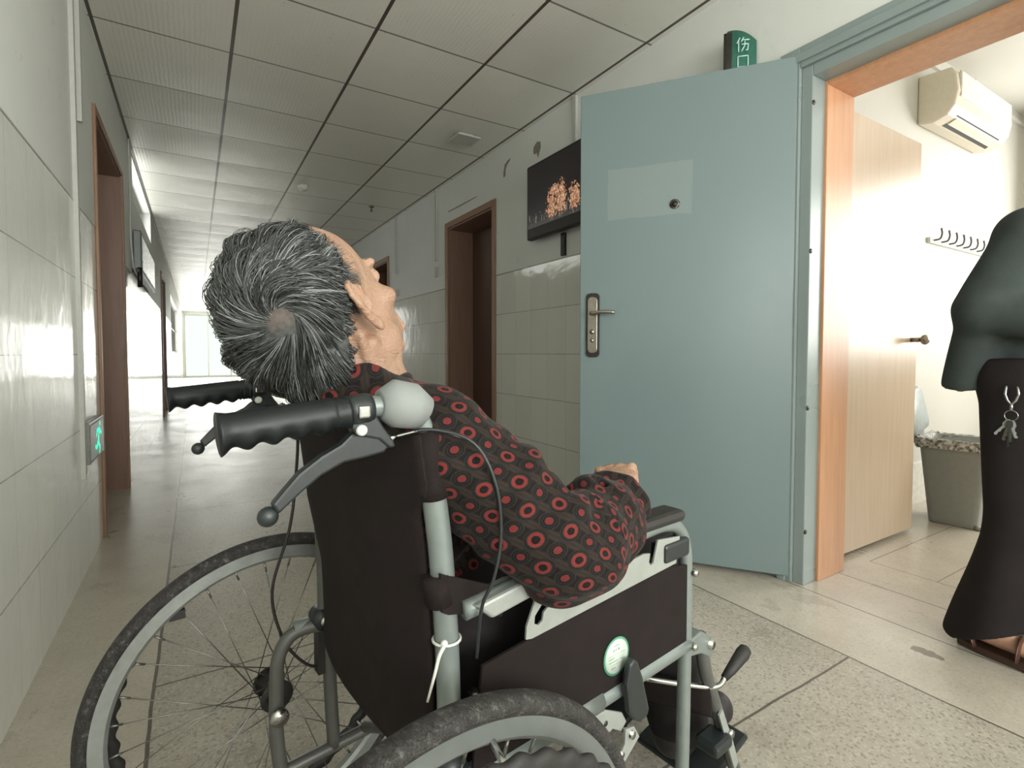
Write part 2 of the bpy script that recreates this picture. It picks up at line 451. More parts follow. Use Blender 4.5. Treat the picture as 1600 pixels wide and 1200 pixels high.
# brown doorways of the corridor: casing, lining, closed leaf at the back of the reveal
def brown_door(name, side, ya, yb, zt, deep, trim=None, casing=.05):
    x = WL if side < 0 else WR
    s_ = -1 if side < 0 else 1
    X = lambda a, b: (min(x + s_ * a, x + s_ * b), max(x + s_ * a, x + s_ * b))
    t = .02
    mb = MB()
    mb.box(*X(.001, deep + .04), ya, ya + t, 0, zt); mb.box(*X(.001, deep + .04), yb - t, yb, 0, zt); mb.box(*X(.001, deep + .04), ya + t, yb - t, zt - t, zt)
    root = struct(mb, name, M['wood_brown'])
    c = MB(); c.box(*X(-.014, .0), ya - casing, ya + .004, 0, zt + casing); c.box(*X(-.014, .0), yb - .004, yb + casing, 0, zt + casing); c.box(*X(-.014, .0), ya + .004, yb - .004, zt - .004, zt + casing)
    c.build('casing', M['wood_trim'] if trim is None else trim, root, bevel=.003)
    MB().box(*X(deep, deep + .035), ya + t, yb - t, .008, zt - t).build('door_leaf', M['wood_leaf'], root)
    h = MB(); yy = ya + .09 if side > 0 else yb - .09
    h.box(*X(deep - .01, deep), yy - .02, yy + .02, .95, 1.15); h.cyl((x + s_ * (deep - .04), yy, 1.08), (x + s_ * (deep - .04), yy + (.1 if side > 0 else -.1), 1.08), .008); h.cyl((x + s_ * (deep - .04), yy, 1.08), (x + s_ * deep, yy, 1.08), .008)
    h.build('door_handle', M['brass'], root)
    return root
brown_door('door_1', -1, 3.41, 4.55, 2.2, .27, casing=.028)
brown_door('door_2', 1, 3.79, 4.69, 2.18, .26)
brown_door('door_3', 1, 6.54, 7.48, 2.15, .26)
brown_door('door_4', -1, 9.45, 10.5, 2.15, .26)
brown_door('door_5', 1, 10.5, 11.4, 2.15, .26)

# main doorway: blue-grey steel frame outside, orange wood lining behind it
YA, YB, ZT = .24, 1.22, 2.115
fr = MB()
for (y0, y1, z0, z1) in ((YB - .045, YB, 0, ZT), (YA, YA + .045, 0, ZT)):
    fr.box(WR - .004, WR + .09, y0, y1, z0, z1)
fr.box(WR - .004, WR + .09, YA + .045, YB - .045, ZT - .045, ZT)
fr.box(WR - .018, WR, YB, YB + .085, 0, ZT + .085); fr.box(WR - .018, WR, YA - .085, YA, 0, ZT + .085); fr.box(WR - .018, WR, YA, YB, ZT, ZT + .085)
fr.box(WR - .030, WR - .018, YB + .02, YB + .055, 0, ZT + .06); fr.box(WR - .030, WR - .018, YA - .055, YA - .02, 0, ZT + .06); fr.box(WR - .030, WR - .018, YA - .02, YB + .02, ZT + .02, ZT + .055)
d6 = struct(fr, 'door_6', M['blue_frame'], bevel=.003)
wl = MB()
wl.box(WR + .09, WR + TH, YB - .055, YB, 0, ZT - .005); wl.box(WR + .09, WR + TH, YA, YA + .055, 0, ZT - .005); wl.box(WR + .09, WR + TH, YA + .055, YB - .055, ZT - .06, ZT)
wl.box(WR + TH, WR + TH + .02, YB - .03, YB + .05, 0, ZT + .05); wl.box(WR + TH, WR + TH + .02, YA - .05, YA + .03, 0, ZT + .05); wl.box(WR + TH, WR + TH + .02, YA + .03, YB - .03, ZT - .03, ZT + .05)
wl.build('wood_lining', M['wood_light'], d6, bevel=.002)
for z in (1.965, 1.374, .736, .223):
    MB().tube([(WR + .004, YB - .047, z), (WR + .004, YB - .0445, z)], .010, 12).build('fixing_hole', M['black'], d6)

# blue-grey steel door leaf, swung back against the corridor
A = Vector((2.105, 1.225)); B = Vector((1.567, 1.946)); dv = (B - A).normalized()
bd = MB().box(0, .90, -.045, 0, .025, 2.165).build('steel_door', M['blue_door'], bevel=.004)
bd.location = (A.x, A.y, 0); bd.rotation_euler = (0, 0, math.atan2(dv.y, dv.x))
tag(bd, 'open blue-grey steel door leaf with lever handle and peephole', 'door')
# camera side is local +Y?  (left-hand normal of the door direction points back to the wall, so the seen face is y = 0 side flipped below)
def door_hardware(parent, face):
    f = lambda d: face * d
    hp = MB()
    def rr(w_, h_, z0, cx, y0, y1):
        pts = []
        for sx_, sz_, a0 in ((1, 1, 0), (-1, 1, 90), (-1, -1, 180), (1, -1, 270)):
            for k in range(5):
                a = R(a0 + 22.5 * k); pts.append((cx + sx_ * (w_ - .02) + .02 * math.cos(a), z0 + sz_ * (h_ - .02) + .02 * math.sin(a)))
        return pts
    hp.prism(rr(.032, .150, 1.092, .836, 0, 0), 1, f(.0), f(.010))
    pl = hp.build('handle_plate', M['black'], parent, bevel=.002)
    MB().prism(rr(.023, .132, 1.092, .836, 0, 0), 1, f(.010), f(.016)).build('face_plate', M['brass'], pl, bevel=.002)
    MB().tube(smooth_path([(.836, f(.016), 1.145), (.836, f(.052), 1.145), (.822, f(.060), 1.146), (.78, f(.058), 1.150), (.725, f(.05), 1.146)], 6), .0085, 12).build('lever', M['brass'], pl)
    MB().cyl((.836, f(.016), 1.06), (.836, f(.021), 1.06), .011).cyl((.836, f(.016), 1.02), (.836, f(.021), 1.02), .009).build('key_cylinder', M['chrome'], pl)
    MB().cyl((.472, f(0), 1.62), (.472, f(.004), 1.62), .022).build('peephole', M['chrome'], parent)
    MB().cyl((.472, f(.004), 1.62), (.472, f(.0055), 1.62), .014).build('peephole_lens', M['black'], parent)
door_hardware(bd, 1)
hg = MB()
for z in (.20, 1.15, 1.95):
    hg.cyl((-.006, -.02, z - .05), (-.006, -.02, z + .05), .009)
hg.build('hinge', M['chrome'], bd)

# pale beech inner door leaf, open 90 degrees into the room
wd = MB().box(2.425, 3.275, 1.235, 1.275, .02, 2.06).build('wooden_door', M['wood_door'], bevel=.003)
tag(wd, 'open pale beech wooden door leaf with round knob, swung into the bright room', 'door')
for z in (.27, 1.80):
    MB().cyl((2.427, 1.232, z - .05), (2.427, 1.232, z + .05), .009).box(2.4251 - .022, 2.4249, 1.236, 1.27, z - .05, z + .05).build('hinge', M['steel'], wd)
MB().cyl((3.21, 1.235, 1.03), (3.21, 1.195, 1.03), .012).sphere((3.21, 1.175, 1.03), (.026, .02, .026)).build('knob', M['brass'], wd)
MB().box(2.421, 2.4249, 1.236, 1.274, .021, 2.059).build('edge_strip', M['wood_light'], wd)

# ---------------------------------------------------------------- things on walls and ceiling
# exit sign low on the left wall with its conduit
ex = MB().box(WL, WL + .028, 2.86, 3.26, .475, .655).build('exit_sign', simple('grey_sign_housing', (.22, .23, .21), .35), bevel=.004)
tag(ex, 'small grey exit sign with glowing green running figure, low on the tiled wall', 'exit sign')
g = MB()
X = WL + .028
g.sphere((X, 3.13, .628), (.0025, .013, .013), 10, 8)
for a, b, r in (((3.12, .61), (3.07, .55), .012), ((3.07, .55), (3.12, .515), .010), ((3.12, .515), (3.10, .487), .009), ((3.07, .55), (3.03, .525), .010), ((3.03, .525), (2.99, .535), .009), ((3.11, .60), (3.17, .575), .008), ((3.11, .60), (3.05, .605), .008), ((3.05, .605), (3.02, .575), .008)):
    d = (Vector((0, b[0] - a[0], b[1] - a[1]))); q = Vector((0, -d.z, d.y)).normalized() * r
    g.add([(X + .0015, a[0] + q.y, a[1] + q.z), (X + .0015, b[0] + q.y, b[1] + q.z), (X + .0015, b[0] - q.y, b[1] - q.z), (X + .0015, a[0] - q.y, a[1] - q.z)], [(0, 1, 2, 3)], False)
g.build('running_figure', emis('green_led', (.02, .62, .36), 1.6), ex, recalc=False)
MB().box(X, X + .001, 2.875, 3.245, .49, .64).build('sign_face', simple('sign_face_grey', (.24, .25, .23), .25), ex)

def thing_mesh(mb, name, mat, label, cat, group=None, bevel=0.0):
    return tag(mb.build(name, mat, bevel=bevel), label, cat, group)
thing_mesh(MB().box(WL, WL + .016, 2.83, 2.858, .42, CH), 'conduit_pipe', M['pipe'], 'long pale conduit running down the left wall to the exit sign', 'conduit')
thing_mesh(MB().box(WL, WL + .018, 2.965, 2.99, 1.98, CH), 'cable_trunking', M['pipe'], 'short pale trunking beside the long conduit on the left wall', 'trunking')
# cables hanging past the first brown doorway
for k, (y, z, l) in enumerate(((5.02, 1.62, 'straight grey cable hanging between left brown doorway and notice board'),)):
    thing_mesh(MB().tube(smooth_path([(WL + .012, y, CH), (WL + .014, y + .01, 2.2), (WL + .012, y - .01, 1.9), (WL + .02, y + .04, 1.66), (WL + .03, y + .12, 1.60)], 6), .007, 8), 'wall_cable', M['pipe'], l, 'cable')
nb = tag(MB().box(WL, WL + .06, 5.30, 6.9, 1.62, 1.98).build('notice_board', M['alu'], bevel=.01), 'shiny pale blue notice board projecting from the left wall past the doorway', 'notice board')
MB().box(WL + .06, WL + .064, 5.34, 6.86, 1.66, 1.94).build('board_face', simple('pale_blue_board', (.50, .60, .62), .12), nb)
thing_mesh(MB().cyl((WL + .05, 5.22, 1.66), (WL + .05, 5.22, 1.50), .018).box(WL, WL + .05, 5.20, 5.24, 1.62, 1.65), 'wall_phone_handset', M['black'], 'black handset hanging below the near end of the notice board', 'handset')
for k in range(2):
    pass

# flat tv on the right wall
tv = empty('wall_television', (WR, 2.72, 1.62)); tag(tv, 'black flat television showing a dark night scene, hung on the right wall', 'television')
def put(o, parent):                                       # keep world coordinates under a moved root
    o.parent = parent; o.matrix_parent_inverse = parent.matrix_basis.inverted(); return o
bpy.context.view_layer.update()
put(MB().box(WR - .085, WR - .035, 2.30, 3.15, 1.765, 2.285).build('casing', M['black'], bevel=.012), tv)
n = NT('night_scene_screen'); p = n.pos(); s = n.sep(p); yy, zz = s[1], s[2]
def blob(cy, cz, ry, rz, amp=.5, sc=40):
    a = n.math('DIVIDE', n.math('SUBTRACT', yy, cy), ry); b = n.math('DIVIDE', n.math('SUBTRACT', zz, cz), rz)
    rr_ = n.math('ADD', n.math('ADD', n.math('MULTIPLY', a, a), n.math('MULTIPLY', b, b)), n.math('MULTIPLY', n.math('SUBTRACT', n.noise(p, sc, 3), .5), 3 * amp))
    return n.math('LESS_THAN', rr_, 1.0)
bl = n.mx(blob(2.84, 1.95, .055, .085, 2.6, 55), blob(2.73, 1.96, .045, .10, 2.4, 60), blob(2.80, 2.04, .05, .03, 2.6, 70), blob(2.60, 1.94, .05, .08, 2.5, 55))
lowl = n.math('MULTIPLY', n.math('GREATER_THAN', n.noise(n.scale(p, (1, 60, 14)), 1.0, 2), .60), n.math('LESS_THAN', n.math('ABSOLUTE', n.math('SUBTRACT', zz, 1.90)), .035))
spk = n.ramp(n.noise(p, 75, 3), [(.30, (.20, .05, .02)), (.5, (.62, .26, .12)), (.66, (.85, .72, .50))])
ce = n.mix(bl, (.010, .007, .008), spk)
ce = n.mix(n.math('MULTIPLY', lowl, .5), ce, (.45, .42, .34))
gr = n.math('MULTIPLY', n.math('LESS_THAN', zz, 1.87), .8)
ce = n.mix(gr, ce, (.035, .032, .030))
n.out((.01, .01, .01), .2); n.set(n.b, 'Emission Color', ce); n.b.inputs['Emission Strength'].default_value = .75
put(MB().box(WR - .0875, WR - .085, 2.32, 3.13, 1.84, 2.265).build('screen', n.m), tv)
put(MB().box(WR - .036, WR, 2.55, 2.95, 1.9, 2.15).build('wall_bracket', M['black']), tv)
thing_mesh(MB().box(WR - .02, WR, 2.79, 2.83, 1.615, 1.765), 'cable_cover', M['black'], 'short black strip on the wall below the television', 'cable cover')
# old trunking strips on the right wall
for y, z0, z1, l in ((2.69, 2.28, CH, 'white trunking strip above the television, next to the blue door'), (4.95, 1.90, CH, 'white trunking strip on the right wall just past the brown doorway'), (6.19, 1.93, CH, 'white trunking strip on the right wall beside the farthest brown doorway')):
    thing_mesh(MB().box(WR - .02, WR, y - .016, y + .016, z0, z1), 'wall_trunking', M['pipe'], l, 'trunking', bevel=.002)
thing_mesh(MB().box(WR - .012, WR, 4.90, 5.0, 1.74, 1.84), 'switch_plate', M['pipe'], 'square pale switch plate below the trunking past the brown doorway', 'switch', bevel=.003)
thing_mesh(MB().box(WR - .012, WR, 6.15, 6.23, 1.66, 1.74), 'switch_plate', M['pipe'], 'small switch plate beside the farthest brown doorway', 'switch', bevel=.003)
# patches where paint flaked off (thin bare-plaster spots) and a crack
fl = simple('bare_plaster', (.24, .22, .19), .8)
def flake(y, z, pts, nm, lab):
    mb = MB().prism([(y + a, z + b) for a, b in pts], 0, WR - .0015, WR)
    o = tag(mb.build(nm, fl), kind='structure'); return o
flake(3.14, 2.43, [(-.04, .04), (.0, .055), (.045, .03), (.05, -.01), (.03, -.03), (.01, -.02), (-.01, -.065), (-.03, -.03), (-.045, 0)], 'trim_1', '')
flake(3.58, 2.43, [(-.07, .055), (-.03, .05), (.02, .03), (.04, -.03), (.035, -.07), (.01, -.06), (.005, -.01), (-.02, .02), (-.06, .04)], 'trim_2', '')
flake(4.38, 2.33, [(-.30, .0), (-.30, .006), (.0, .010), (.30, .012), (.30, .004), (.0, -.002)], 'trim_3', '')

# green department sign standing out above the door: two slightly curved boards
sg = empty('department_sign', (WR, 1.50, 2.12)); tag(sg, 'green curved department sign with white characters above the blue door', 'sign')
bpy.context.view_layer.update()
gm = simple('green_sign_plastic', (.030, .13, .095), .3); wt = emis('white_lettering', (.42, .60, .55), .12)
SA = Vector((2.035, 1.505)); SB = Vector((2.118, 1.418))   # stands out at a slant from the wall
sd = (SB - SA).normalized(); sn = Vector((-sd.y, sd.x))
if sn.y > 0: sn = -sn
def spt(u, z, off=0.0):                                       # u 0..1 over the board, bulging a little to the viewer
    W_ = (SB - SA).length; q = SA + sd * (u * W_) + sn * (off + .012 * math.sin(math.pi * u)); return (q.x, q.y, z - (.055 * u ** 2 if z > 2.375 else 0))
v = []; f = []; N_ = 12; SZ0, SZ1 = 1.98, 2.382
for i in range(N_ + 1):
    for off in (0.0, -.006):
        v.append(spt(i / N_, SZ0, off)); v.append(spt(i / N_, SZ1, off))
for i in range(N_):
    a = 4 * i; b = a + 4
    f += [(a, b, b + 1, a + 1), (a + 2, a + 3, b + 3, b + 2), (a + 1, b + 1, b + 3, a + 3), (a, a + 2, b + 2, b)]
f += [(0, 1, 3, 2), (4 * N_, 4 * N_ + 2, 4 * N_ + 3, 4 * N_ + 1)]
put(MB().add(v, f).build('front_board', gm), sg)
v = [(x - .007, y + .012, z - .006) for x, y, z in v]
put(MB().add(v, f).build('back_board', simple('dark_sign_plastic', (.03, .028, .022), .4)), sg)
put(MB().box(WR - .03, WR, 1.452, 1.468, 2.02, 2.28).build('bracket', M['black']), sg)
def strokes(st, z0, h, u0, w_, name):
    mb = MB()
    for poly in st:
        for a, b in zip(poly[:-1], poly[1:]):
            pa = Vector(spt(u0 + a[0] * w_, z0 + a[1] * h, .0022)); pb = Vector(spt(u0 + b[0] * w_, z0 + b[1] * h, .0022))
            mb.tube([pa, pb], .0028, 6)
    put(mb.build(name, wt), sg)
# the three characters visible or partly visible
strokes([[(.22, 1), (.0, .62)], [(.13, .75), (.13, 0)], [(.52, 1), (.34, .70)], [(.45, .82), (1, .82)], [(.36, .52), (.92, .52), (.86, .06), (.70, .10)], [(.64, .72), (.60, .36), (.36, .02)]], 2.280, .060, .32, .42, 'character')
strokes([[(.05, .9), (.05, .05), (.95, .05), (.95, .9), (.05, .9)]], 2.212, .054, .34, .38, 'character')
strokes([[(.1, .72), (.9, .72)], [(.45, 1), (.3, .45), (.9, .45)], [(.0, .5), (1, .5)], [(.72, .28), (.45, .0)]], 2.142, .058, .32, .40, 'character')

# ceiling fittings
thing_mesh(MB().box(1.69, 1.88, 3.53, 3.70, CH - .035, CH - .022).box(1.73, 1.84, 3.57, 3.66, CH - .022, CH), 'ceiling_fixture', M['pipe'], 'square white fitting on the ceiling above the television wall', 'ceiling fitting', bevel=.004)
thing_mesh(MB().tube([(.94, 5.52, CH), (.94, 5.52, CH - .02), (.94, 5.52, CH - .045)], [.055, .052, .036], 20), 'smoke_detector', M['paint_white'], 'round white smoke detector on the corridor ceiling', 'smoke detector')
thing_mesh(MB().tube([(1.73, 5.89, CH), (1.73, 5.89, CH - .01), (1.73, 5.89, CH - .012), (1.73, 5.89, CH - .05)], [.03, .028, .008, .008], 12).tube([(1.73, 5.89, CH - .05), (1.73, 5.89, CH - .054)], .018, 12), 'fire_sprinkler', M['steeldark'], 'small dark sprinkler head on the ceiling near the right wall', 'sprinkler')

# ---------------------------------------------------------------- treatment room things
ac = empty('air_conditioner', (4.2, RY1, 2.35)); tag(ac, 'cream wall-mounted air conditioner in the bright room', 'air conditioner'); bpy.context.view_layer.update()
acm = simple('cream_ac_plastic', (.66, .60, .49), .4, var=.03)
prof = [(RY1, 2.365), (RY1 - .08, 2.35), (RY1 - .15, 2.375), (RY1 - .185, 2.42), (RY1 - .20, 2.50), (RY1 - .19, 2.60), (RY1 - .165, 2.645), (RY1, 2.655)]
put(MB().prism(prof, 0, 3.82, 4.72).build('body', acm, bevel=.012), ac)
put(MB().prism([(RY1 - .205, 2.47), (RY1 - .205, 2.61), (RY1 - .19, 2.63), (RY1 - .185, 2.47)], 0, 3.86, 4.68).build('front_panel', simple('white_ac_panel', (.74, .71, .63), .35), bevel=.004), ac)
o = MB()
o.add([(3.93, RY1 - .09, 2.351), (4.62, RY1 - .09, 2.351), (4.62, RY1 - .165, 2.388), (3.93, RY1 - .165, 2.388)], [(0, 1, 2, 3)], False)
put(o.build('air_outlet', M['black'], recalc=False), ac)
put(MB().box(3.94, 4.61, RY1 - .158, RY1 - .112, 2.362, 2.366, Matrix.Rotation(R(-26), 3, 'X')).build('louver', acm), ac)
rail = tag(MB().box(4.0, 4.95, RY1 - .02, RY1, 1.665, 1.70).build('hook_rail', M['paint_white'], bevel=.002), 'white wall rail with a row of metal coat hooks', 'coat rail')
for k in range(8):
    x = 4.06 + k * .118
    MB().tube(smooth_path([(x, RY1 - .02, 1.685), (x, RY1 - .05, 1.69), (x, RY1 - .06, 1.72), (x, RY1 - .055, 1.755)], 4), .006, 8).build('hook', M['steeldark'], rail)
thing_mesh(MB().box(4.66, 4.69, RY1 - .02, RY1, 2.68, RH), 'cable_trunking', M['paint_white'], 'white trunking strip rising above the air conditioner', 'trunking')
thing_mesh(MB().box(RX0 + .02, RX1 - .02, RY1 - .02, RY1, 2.76, 2.785), 'cable_trunking', M['paint_white'], 'thin horizontal trunking just under the room ceiling', 'trunking')

# bin with a black-speckled liner and an upright lid
bn = empty('rubbish_bin', (3.70, 1.18, 0), R(8)); tag(bn, 'grey plastic rubbish bin with a liner over its rim and lid standing open', 'bin')
bg = simple('grey_bin_plastic', (.29, .305, .285), .4, var=.05)
def rrect(hx, hy, rad, z, n=6):
    pts = []
    for sx_, sy_, a0 in ((1, 1, 0), (-1, 1, 90), (-1, -1, 180), (1, -1, 270)):
        for k in range(n):
            a = R(a0 + 90 * k / (n - 1)); pts.append((sx_ * (hx - rad) + rad * math.cos(a), sy_ * (hy - rad) + rad * math.sin(a), z))
    return pts
def loft(rings, cap0=True, cap1=True):
    n = len(rings[0]); v = [p for r_ in rings for p in r_]; f = []
    for i in range(len(rings) - 1):
        for k in range(n):
            m = (k + 1) % n; f.append((i * n + k, i * n + m, (i + 1) * n + m, (i + 1) * n + k))
    if cap0: f.append(tuple(range(n - 1, -1, -1)))
    if cap1: f.append(tuple((len(rings) - 1) * n + k for k in range(n)))
    return v, f
v, f = loft([rrect(.125, .105, .03, 0), rrect(.128, .108, .03, .01), rrect(.17, .15, .035, .46), rrect(.178, .158, .035, .465), rrect(.178, .158, .035, .475), rrect(.160, .140, .033, .475), rrect(.12, .10, .03, .03)], True, True)
MB().add(v, f).build('bin_body', bg, bn)
random.seed(3)
def ruf(hx, hy, z, amp):
    return [(x * (1 + random.uniform(-amp, amp)), y * (1 + random.uniform(-amp, amp)), zz_ + random.uniform(-amp, amp) * .35) for x, y, zz_ in rrect(hx, hy, .035, z, 9)]
v, f = loft([ruf(.183, .163, .425, .02), ruf(.190, .170, .45, .03), ruf(.188, .168, .478, .02), ruf(.178, .158, .487, .02), ruf(.160, .140, .470, .02), ruf(.150, .13, .30, .03)], False, False)
n = NT('mottled_bin_liner'); c = n.ramp(n.noise(n.pos(), 60, 4), [(.35, (.05, .045, .04)), (.5, (.30, .29, .26)), (.62, (.62, .61, .57))]); n.out(c, .35)
MB().add(v, f).build('bin_liner', n.m, bn, recalc=False)
lid = loft([[(x * 1.0, y, z) for x, y, z in rrect(.165, .13, .05, 0)], [(x * 1.0, y, z) for x, y, z in rrect(.150, .115, .045, .018)]])
lo = MB().add(*lid).build('bin_lid', simple('pale_blue_grey_lid', (.42, .47, .47), .3), bn)
lo.location = (-.06, .19, .62); lo.rotation_euler = (R(80), R(-8), 0)
MB().box(-.12, -.02, .155, .18, .44, .52).build('lid_hinge', bg, bn)
MB().cyl((-.118, -.10, .012), (-.12, -.125, .012), .012).build('foot_pedal', bg, bn)

# ---------------------------------------------------------------- wheelchair (local x = right, y = forward)
CO = Vector((.157, .777, 0)); CRZ = -1.448
wc = empty('wheelchair', CO, CRZ)
tag(wc, 'silver-framed wheelchair with black nylon back and side panels, facing the open doorway', 'wheelchair')
ST, SD, AL, CR_, NY, BP = M['steel'], M['steeldark'], M['alu'], M['chrome'], M['nylon'], M['blkplastic']

M['spoke'] = simple('dull_steel_wire', (.20, .20, .185), .35, .8)
def wheel(sx, hubx):
    out_ = 1 if sx > 0 else -1
    rr_ = .286; c = (0, 0, .303)
    wroot = MB().ring(c, 0, .2905, .0125, 160, 16, ry=.0165).build('wheel_tyre', M['tyre'], wc)
    wroot.location = (hubx, 0, 0); wroot.name = 'wheel'
    # rim: U profile
    v = []; f = []; prof = [(-.0125, .284), (-.0125, .262), (-.007, .256), (.007, .256), (.0125, .262), (.0125, .284), (.009, .284), (.008, .266), (-.008, .266), (-.009, .284)]
    N2 = 128; m = len(prof)
    for i in range(N2):
        a = 2 * math.pi * i / N2
        for (x, r_) in prof: v.append((x, r_ * math.cos(a), .303 + r_ * math.sin(a)))
    for i in range(N2):
        for k in range(m): f.append((i * m + k, ((i + 1) % N2) * m + k, ((i + 1) % N2) * m + (k + 1) % m, i * m + (k + 1) % m))
    MB().add(v, f, False).build('rim', AL if sx > 0 else M['rimgrey'], wroot)
    MB().tube([(-.034, 0, .303), (-.030, 0, .303), (-.029, 0, .303), (-.015, 0, .303), (.015, 0, .303), (.029, 0, .303), (.030, 0, .303), (.034, 0, .303)], [.012, .029, .030, .014, .014, .030, .029, .012], 24).cyl((-.045, 0, .303), (.045, 0, .303), .009).build('hub', M['black'], wroot)
    ns = 32
    for k in range(ns):
        side = -1 if k % 2 else 1; a = 2 * math.pi * k / ns + .05
        off = (1 if (k // 2) % 2 else -1) * R(78)
        p0 = (side * .028, .026 * math.cos(a + off), .303 + .026 * math.sin(a + off)); p1 = (side * .003, .256 * math.cos(a), .303 + .256 * math.sin(a))
        MB().cyl(p0, p1, .0011, 6).cyl(tuple(p1[i] + (p0[i] - p1[i]) * .075 for i in range(3)), p1, .0021, 6).build('spoke', M['spoke'], wroot)
    # ribbed hand rim with finger bumps, on standoffs
    MB().ring((out_ * .048, 0, .303), 0, .255, .013, 400, 12, ry=.008, rfn=lambda a: .0026 * math.sin(a * 44)).build('hand_rim', M['rubber'], wroot)
    for k in range(6):
        a = 2 * math.pi * k / 6 + .3
        MB().cyl((out_ * .010, .262 * math.cos(a), .303 + .262 * math.sin(a)), (out_ * .050, .247 * math.cos(a), .303 + .247 * math.sin(a)), .004, 8).build('hand_rim_bracket', CR_, wroot)
    a = R(128)
    MB().box(-.006, .006, -.012, .012, -.009, .006).build('reflector', M['black'], wroot).location = (0, .252 * math.cos(a), .303 + .252 * math.sin(a))
    return wroot
n = NT('tyre_rubber'); p = n.pos()
t_ = n.noise(n.scale(p, (160, 60, 60)), 1.0, 3)
c = n.ramp(n.noise(p, 70, 5, .8), [(.38, (.016, .014, .013)), (.55, (.030, .028, .026)), (.68, (.13, .125, .115))])
n.bump(n.noise(n.scale(p, (60, 330, 330)), 1.0, 2), 1.0, .004)
M['tyre'] = n.out(c, .7)
M['rimgrey'] = simple('dull_rim', (.26, .275, .265), .4, .5)
wheel(1, .318); wheel(-1, -.318)

def bend(pts, r, name, mat=ST, n=16, par=wc, sub=7, flat=1.0):
    return MB().tube(smooth_path(pts, sub), r, n, flat=flat).build(name, mat, par)
for s_, r_ in ((1, .0145), (-1, .012)):
    x = .225 * s_
    # push handle tube: grip part, bend, cane down to the hinge
    bend([(x, -.155, .888), (x, -.06, .899), (x, -.01, .903), (x, .025, .893), (x, .044, .855), (x, .050, .80), (x, .060, .72), (x, .068, .60), (x, .070, .50), (x, .068, .46)], [r_ if i > 28 else .0115 for i in range(9 * 7 + 1)], 'back_post', ST if s_ > 0 else SD)
    # rear frame: drops behind the axle; second post; lower side rail; seat rail; front post with armrest loop
    xs = .243 * s_
    bend([(x, .075, .445), (xs * .98, .045, .445), (xs, .012, .435), (xs, -.008, .40), (xs, -.012, .34), (xs, -.012, .25), (xs, .0, .14)], .0125, 'rear_frame_tube', SD)
    bend([(xs, .085, .445), (xs, .086, .32), (xs, .092, .19)], .0125, 'axle_post', SD)
    bend([(xs, .0, .185), (xs, .10, .19), (xs, .30, .20), (xs, .535, .215)], .0115, 'lower_side_rail', SD)
    bend([(xs, .02, .447), (xs, .25, .448), (xs, .54, .455)], .0125 if s_ < 0 else .015, 'seat_rail', ST)
    bend([(xs, .08, .655), (xs, .20, .665), (xs, .40, .675), (xs, .475, .676), (xs, .515, .660), (xs, .535, .62), (xs, .538, .55), (xs, .538, .45), (xs, .536, .30), (xs, .533, .17)], .0118, 'armrest_tube', ST)
    MB().cyl((xs - .02 * s_, -.012, .303), (xs + .045 * s_, -.012, .303), .0085).cyl((xs - .024 * s_, -.012, .303), (xs - .016 * s_, -.012, .303), .016).build('axle_bolt', CR_, wc)
    MB().cyl((x - .02 * s_, .066, .463), (x + .02 * s_, .066, .463), .019).build('hinge_joint', BP, wc)
    MB().cyl((x - .024 * s_, .066, .463), (x - .018 * s_, .066, .463), .009).build('hinge_bolt', CR_, wc)
    # grip rubber with finger waves underneath
    def gr_(t, a):
        up_ = math.cos(a)                      # +1 top
        base = .0172 + .0022 * max(0, 1 - t * 14)
        if t > .86: base -= .0012 * (1 if int(t * 70) % 2 else 0)
        return base + (.0027 * math.cos(2 * math.pi * t * 5.2) * max(0, -up_ - .1) if t < .86 else 0)
    MB().tube([Vector((x, -.170 + .118 * i / 60, .888 + .011 * i / 60)) for i in range(61)], .017, 28, rfn=gr_).build('hand_grip', M['grip'], wc, recalc=True)
    # brake lever bracket + clamp + lever
    MB().tube([(x, -.052, .8995), (x, -.046, .900), (x, -.032, .9015), (x, -.026, .902)], [.015, .0165, .0165, .015], 24).build('lever_clamp', BP, wc)
    MB().box(x - .0185, x + .0185, -.046, -.033, .893, .906).build('clamp_plate', CR_, wc, bevel=.002)
    MB().prism([(-.050, .883), (-.046, .896), (-.024, .897), (-.014, .880), (-.003, .865), (-.001, .858), (-.008, .857), (-.02, .868), (-.035, .872), (-.045, .874)], 0, x - .009, x + .009).build('lever_bracket', BP, wc, bevel=.0025)
    MB().tube([(x + .006, -.040, .880), (x + .0115, -.040, .880), (x + .0135, -.040, .880)], [.0060, .0058, .004], 16).build('pivot_cap', M['tie'], wc)
    upl = [(-.049, .877), (-.060, .867), (-.08, .8575), (-.102, .843), (-.117, .827), (-.127, .816)]
    lol = [(-.121, .806), (-.114, .812), (-.099, .824), (-.08, .8375), (-.057, .8475), (-.036, .8495), (-.013, .853), (-.004, .862), (-.010, .868), (-.022, .873), (-.036, .875)]
    lev = MB().prism(upl + lol, 0, x - .0065, x + .0065).sphere((x, -.1295, .8045), (.0085, .0098, .0098)).build('brake_lever', BP, wc, bevel=.0028)
    MB().cyl((x, -.006, .865), (x, .003, .869), .0036, 12).build('cable_ferrule', CR_, wc)
    # front caster: housing, fork, tyre, disc
    MB().cyl((xs, .533, .165), (xs, .533, .20), .019).build('caster_housing', BP, wc)
    MB().prism([(.50, .185), (.56, .185), (.55, .16), (.50, .09), (.475, .085), (.485, .14)], 0, xs - .026, xs - .021).prism([(.50, .185), (.56, .185), (.55, .16), (.50, .09), (.475, .085), (.485, .14)], 0, xs + .021, xs + .026).box(xs - .026, xs + .026, .505, .555, .172, .177).build('caster_fork', ST, wc)
    cw = MB().ring((xs, .49, .088), 0, .076, .0125, 72, 12).build('caster_wheel', M['rubber'], wc)
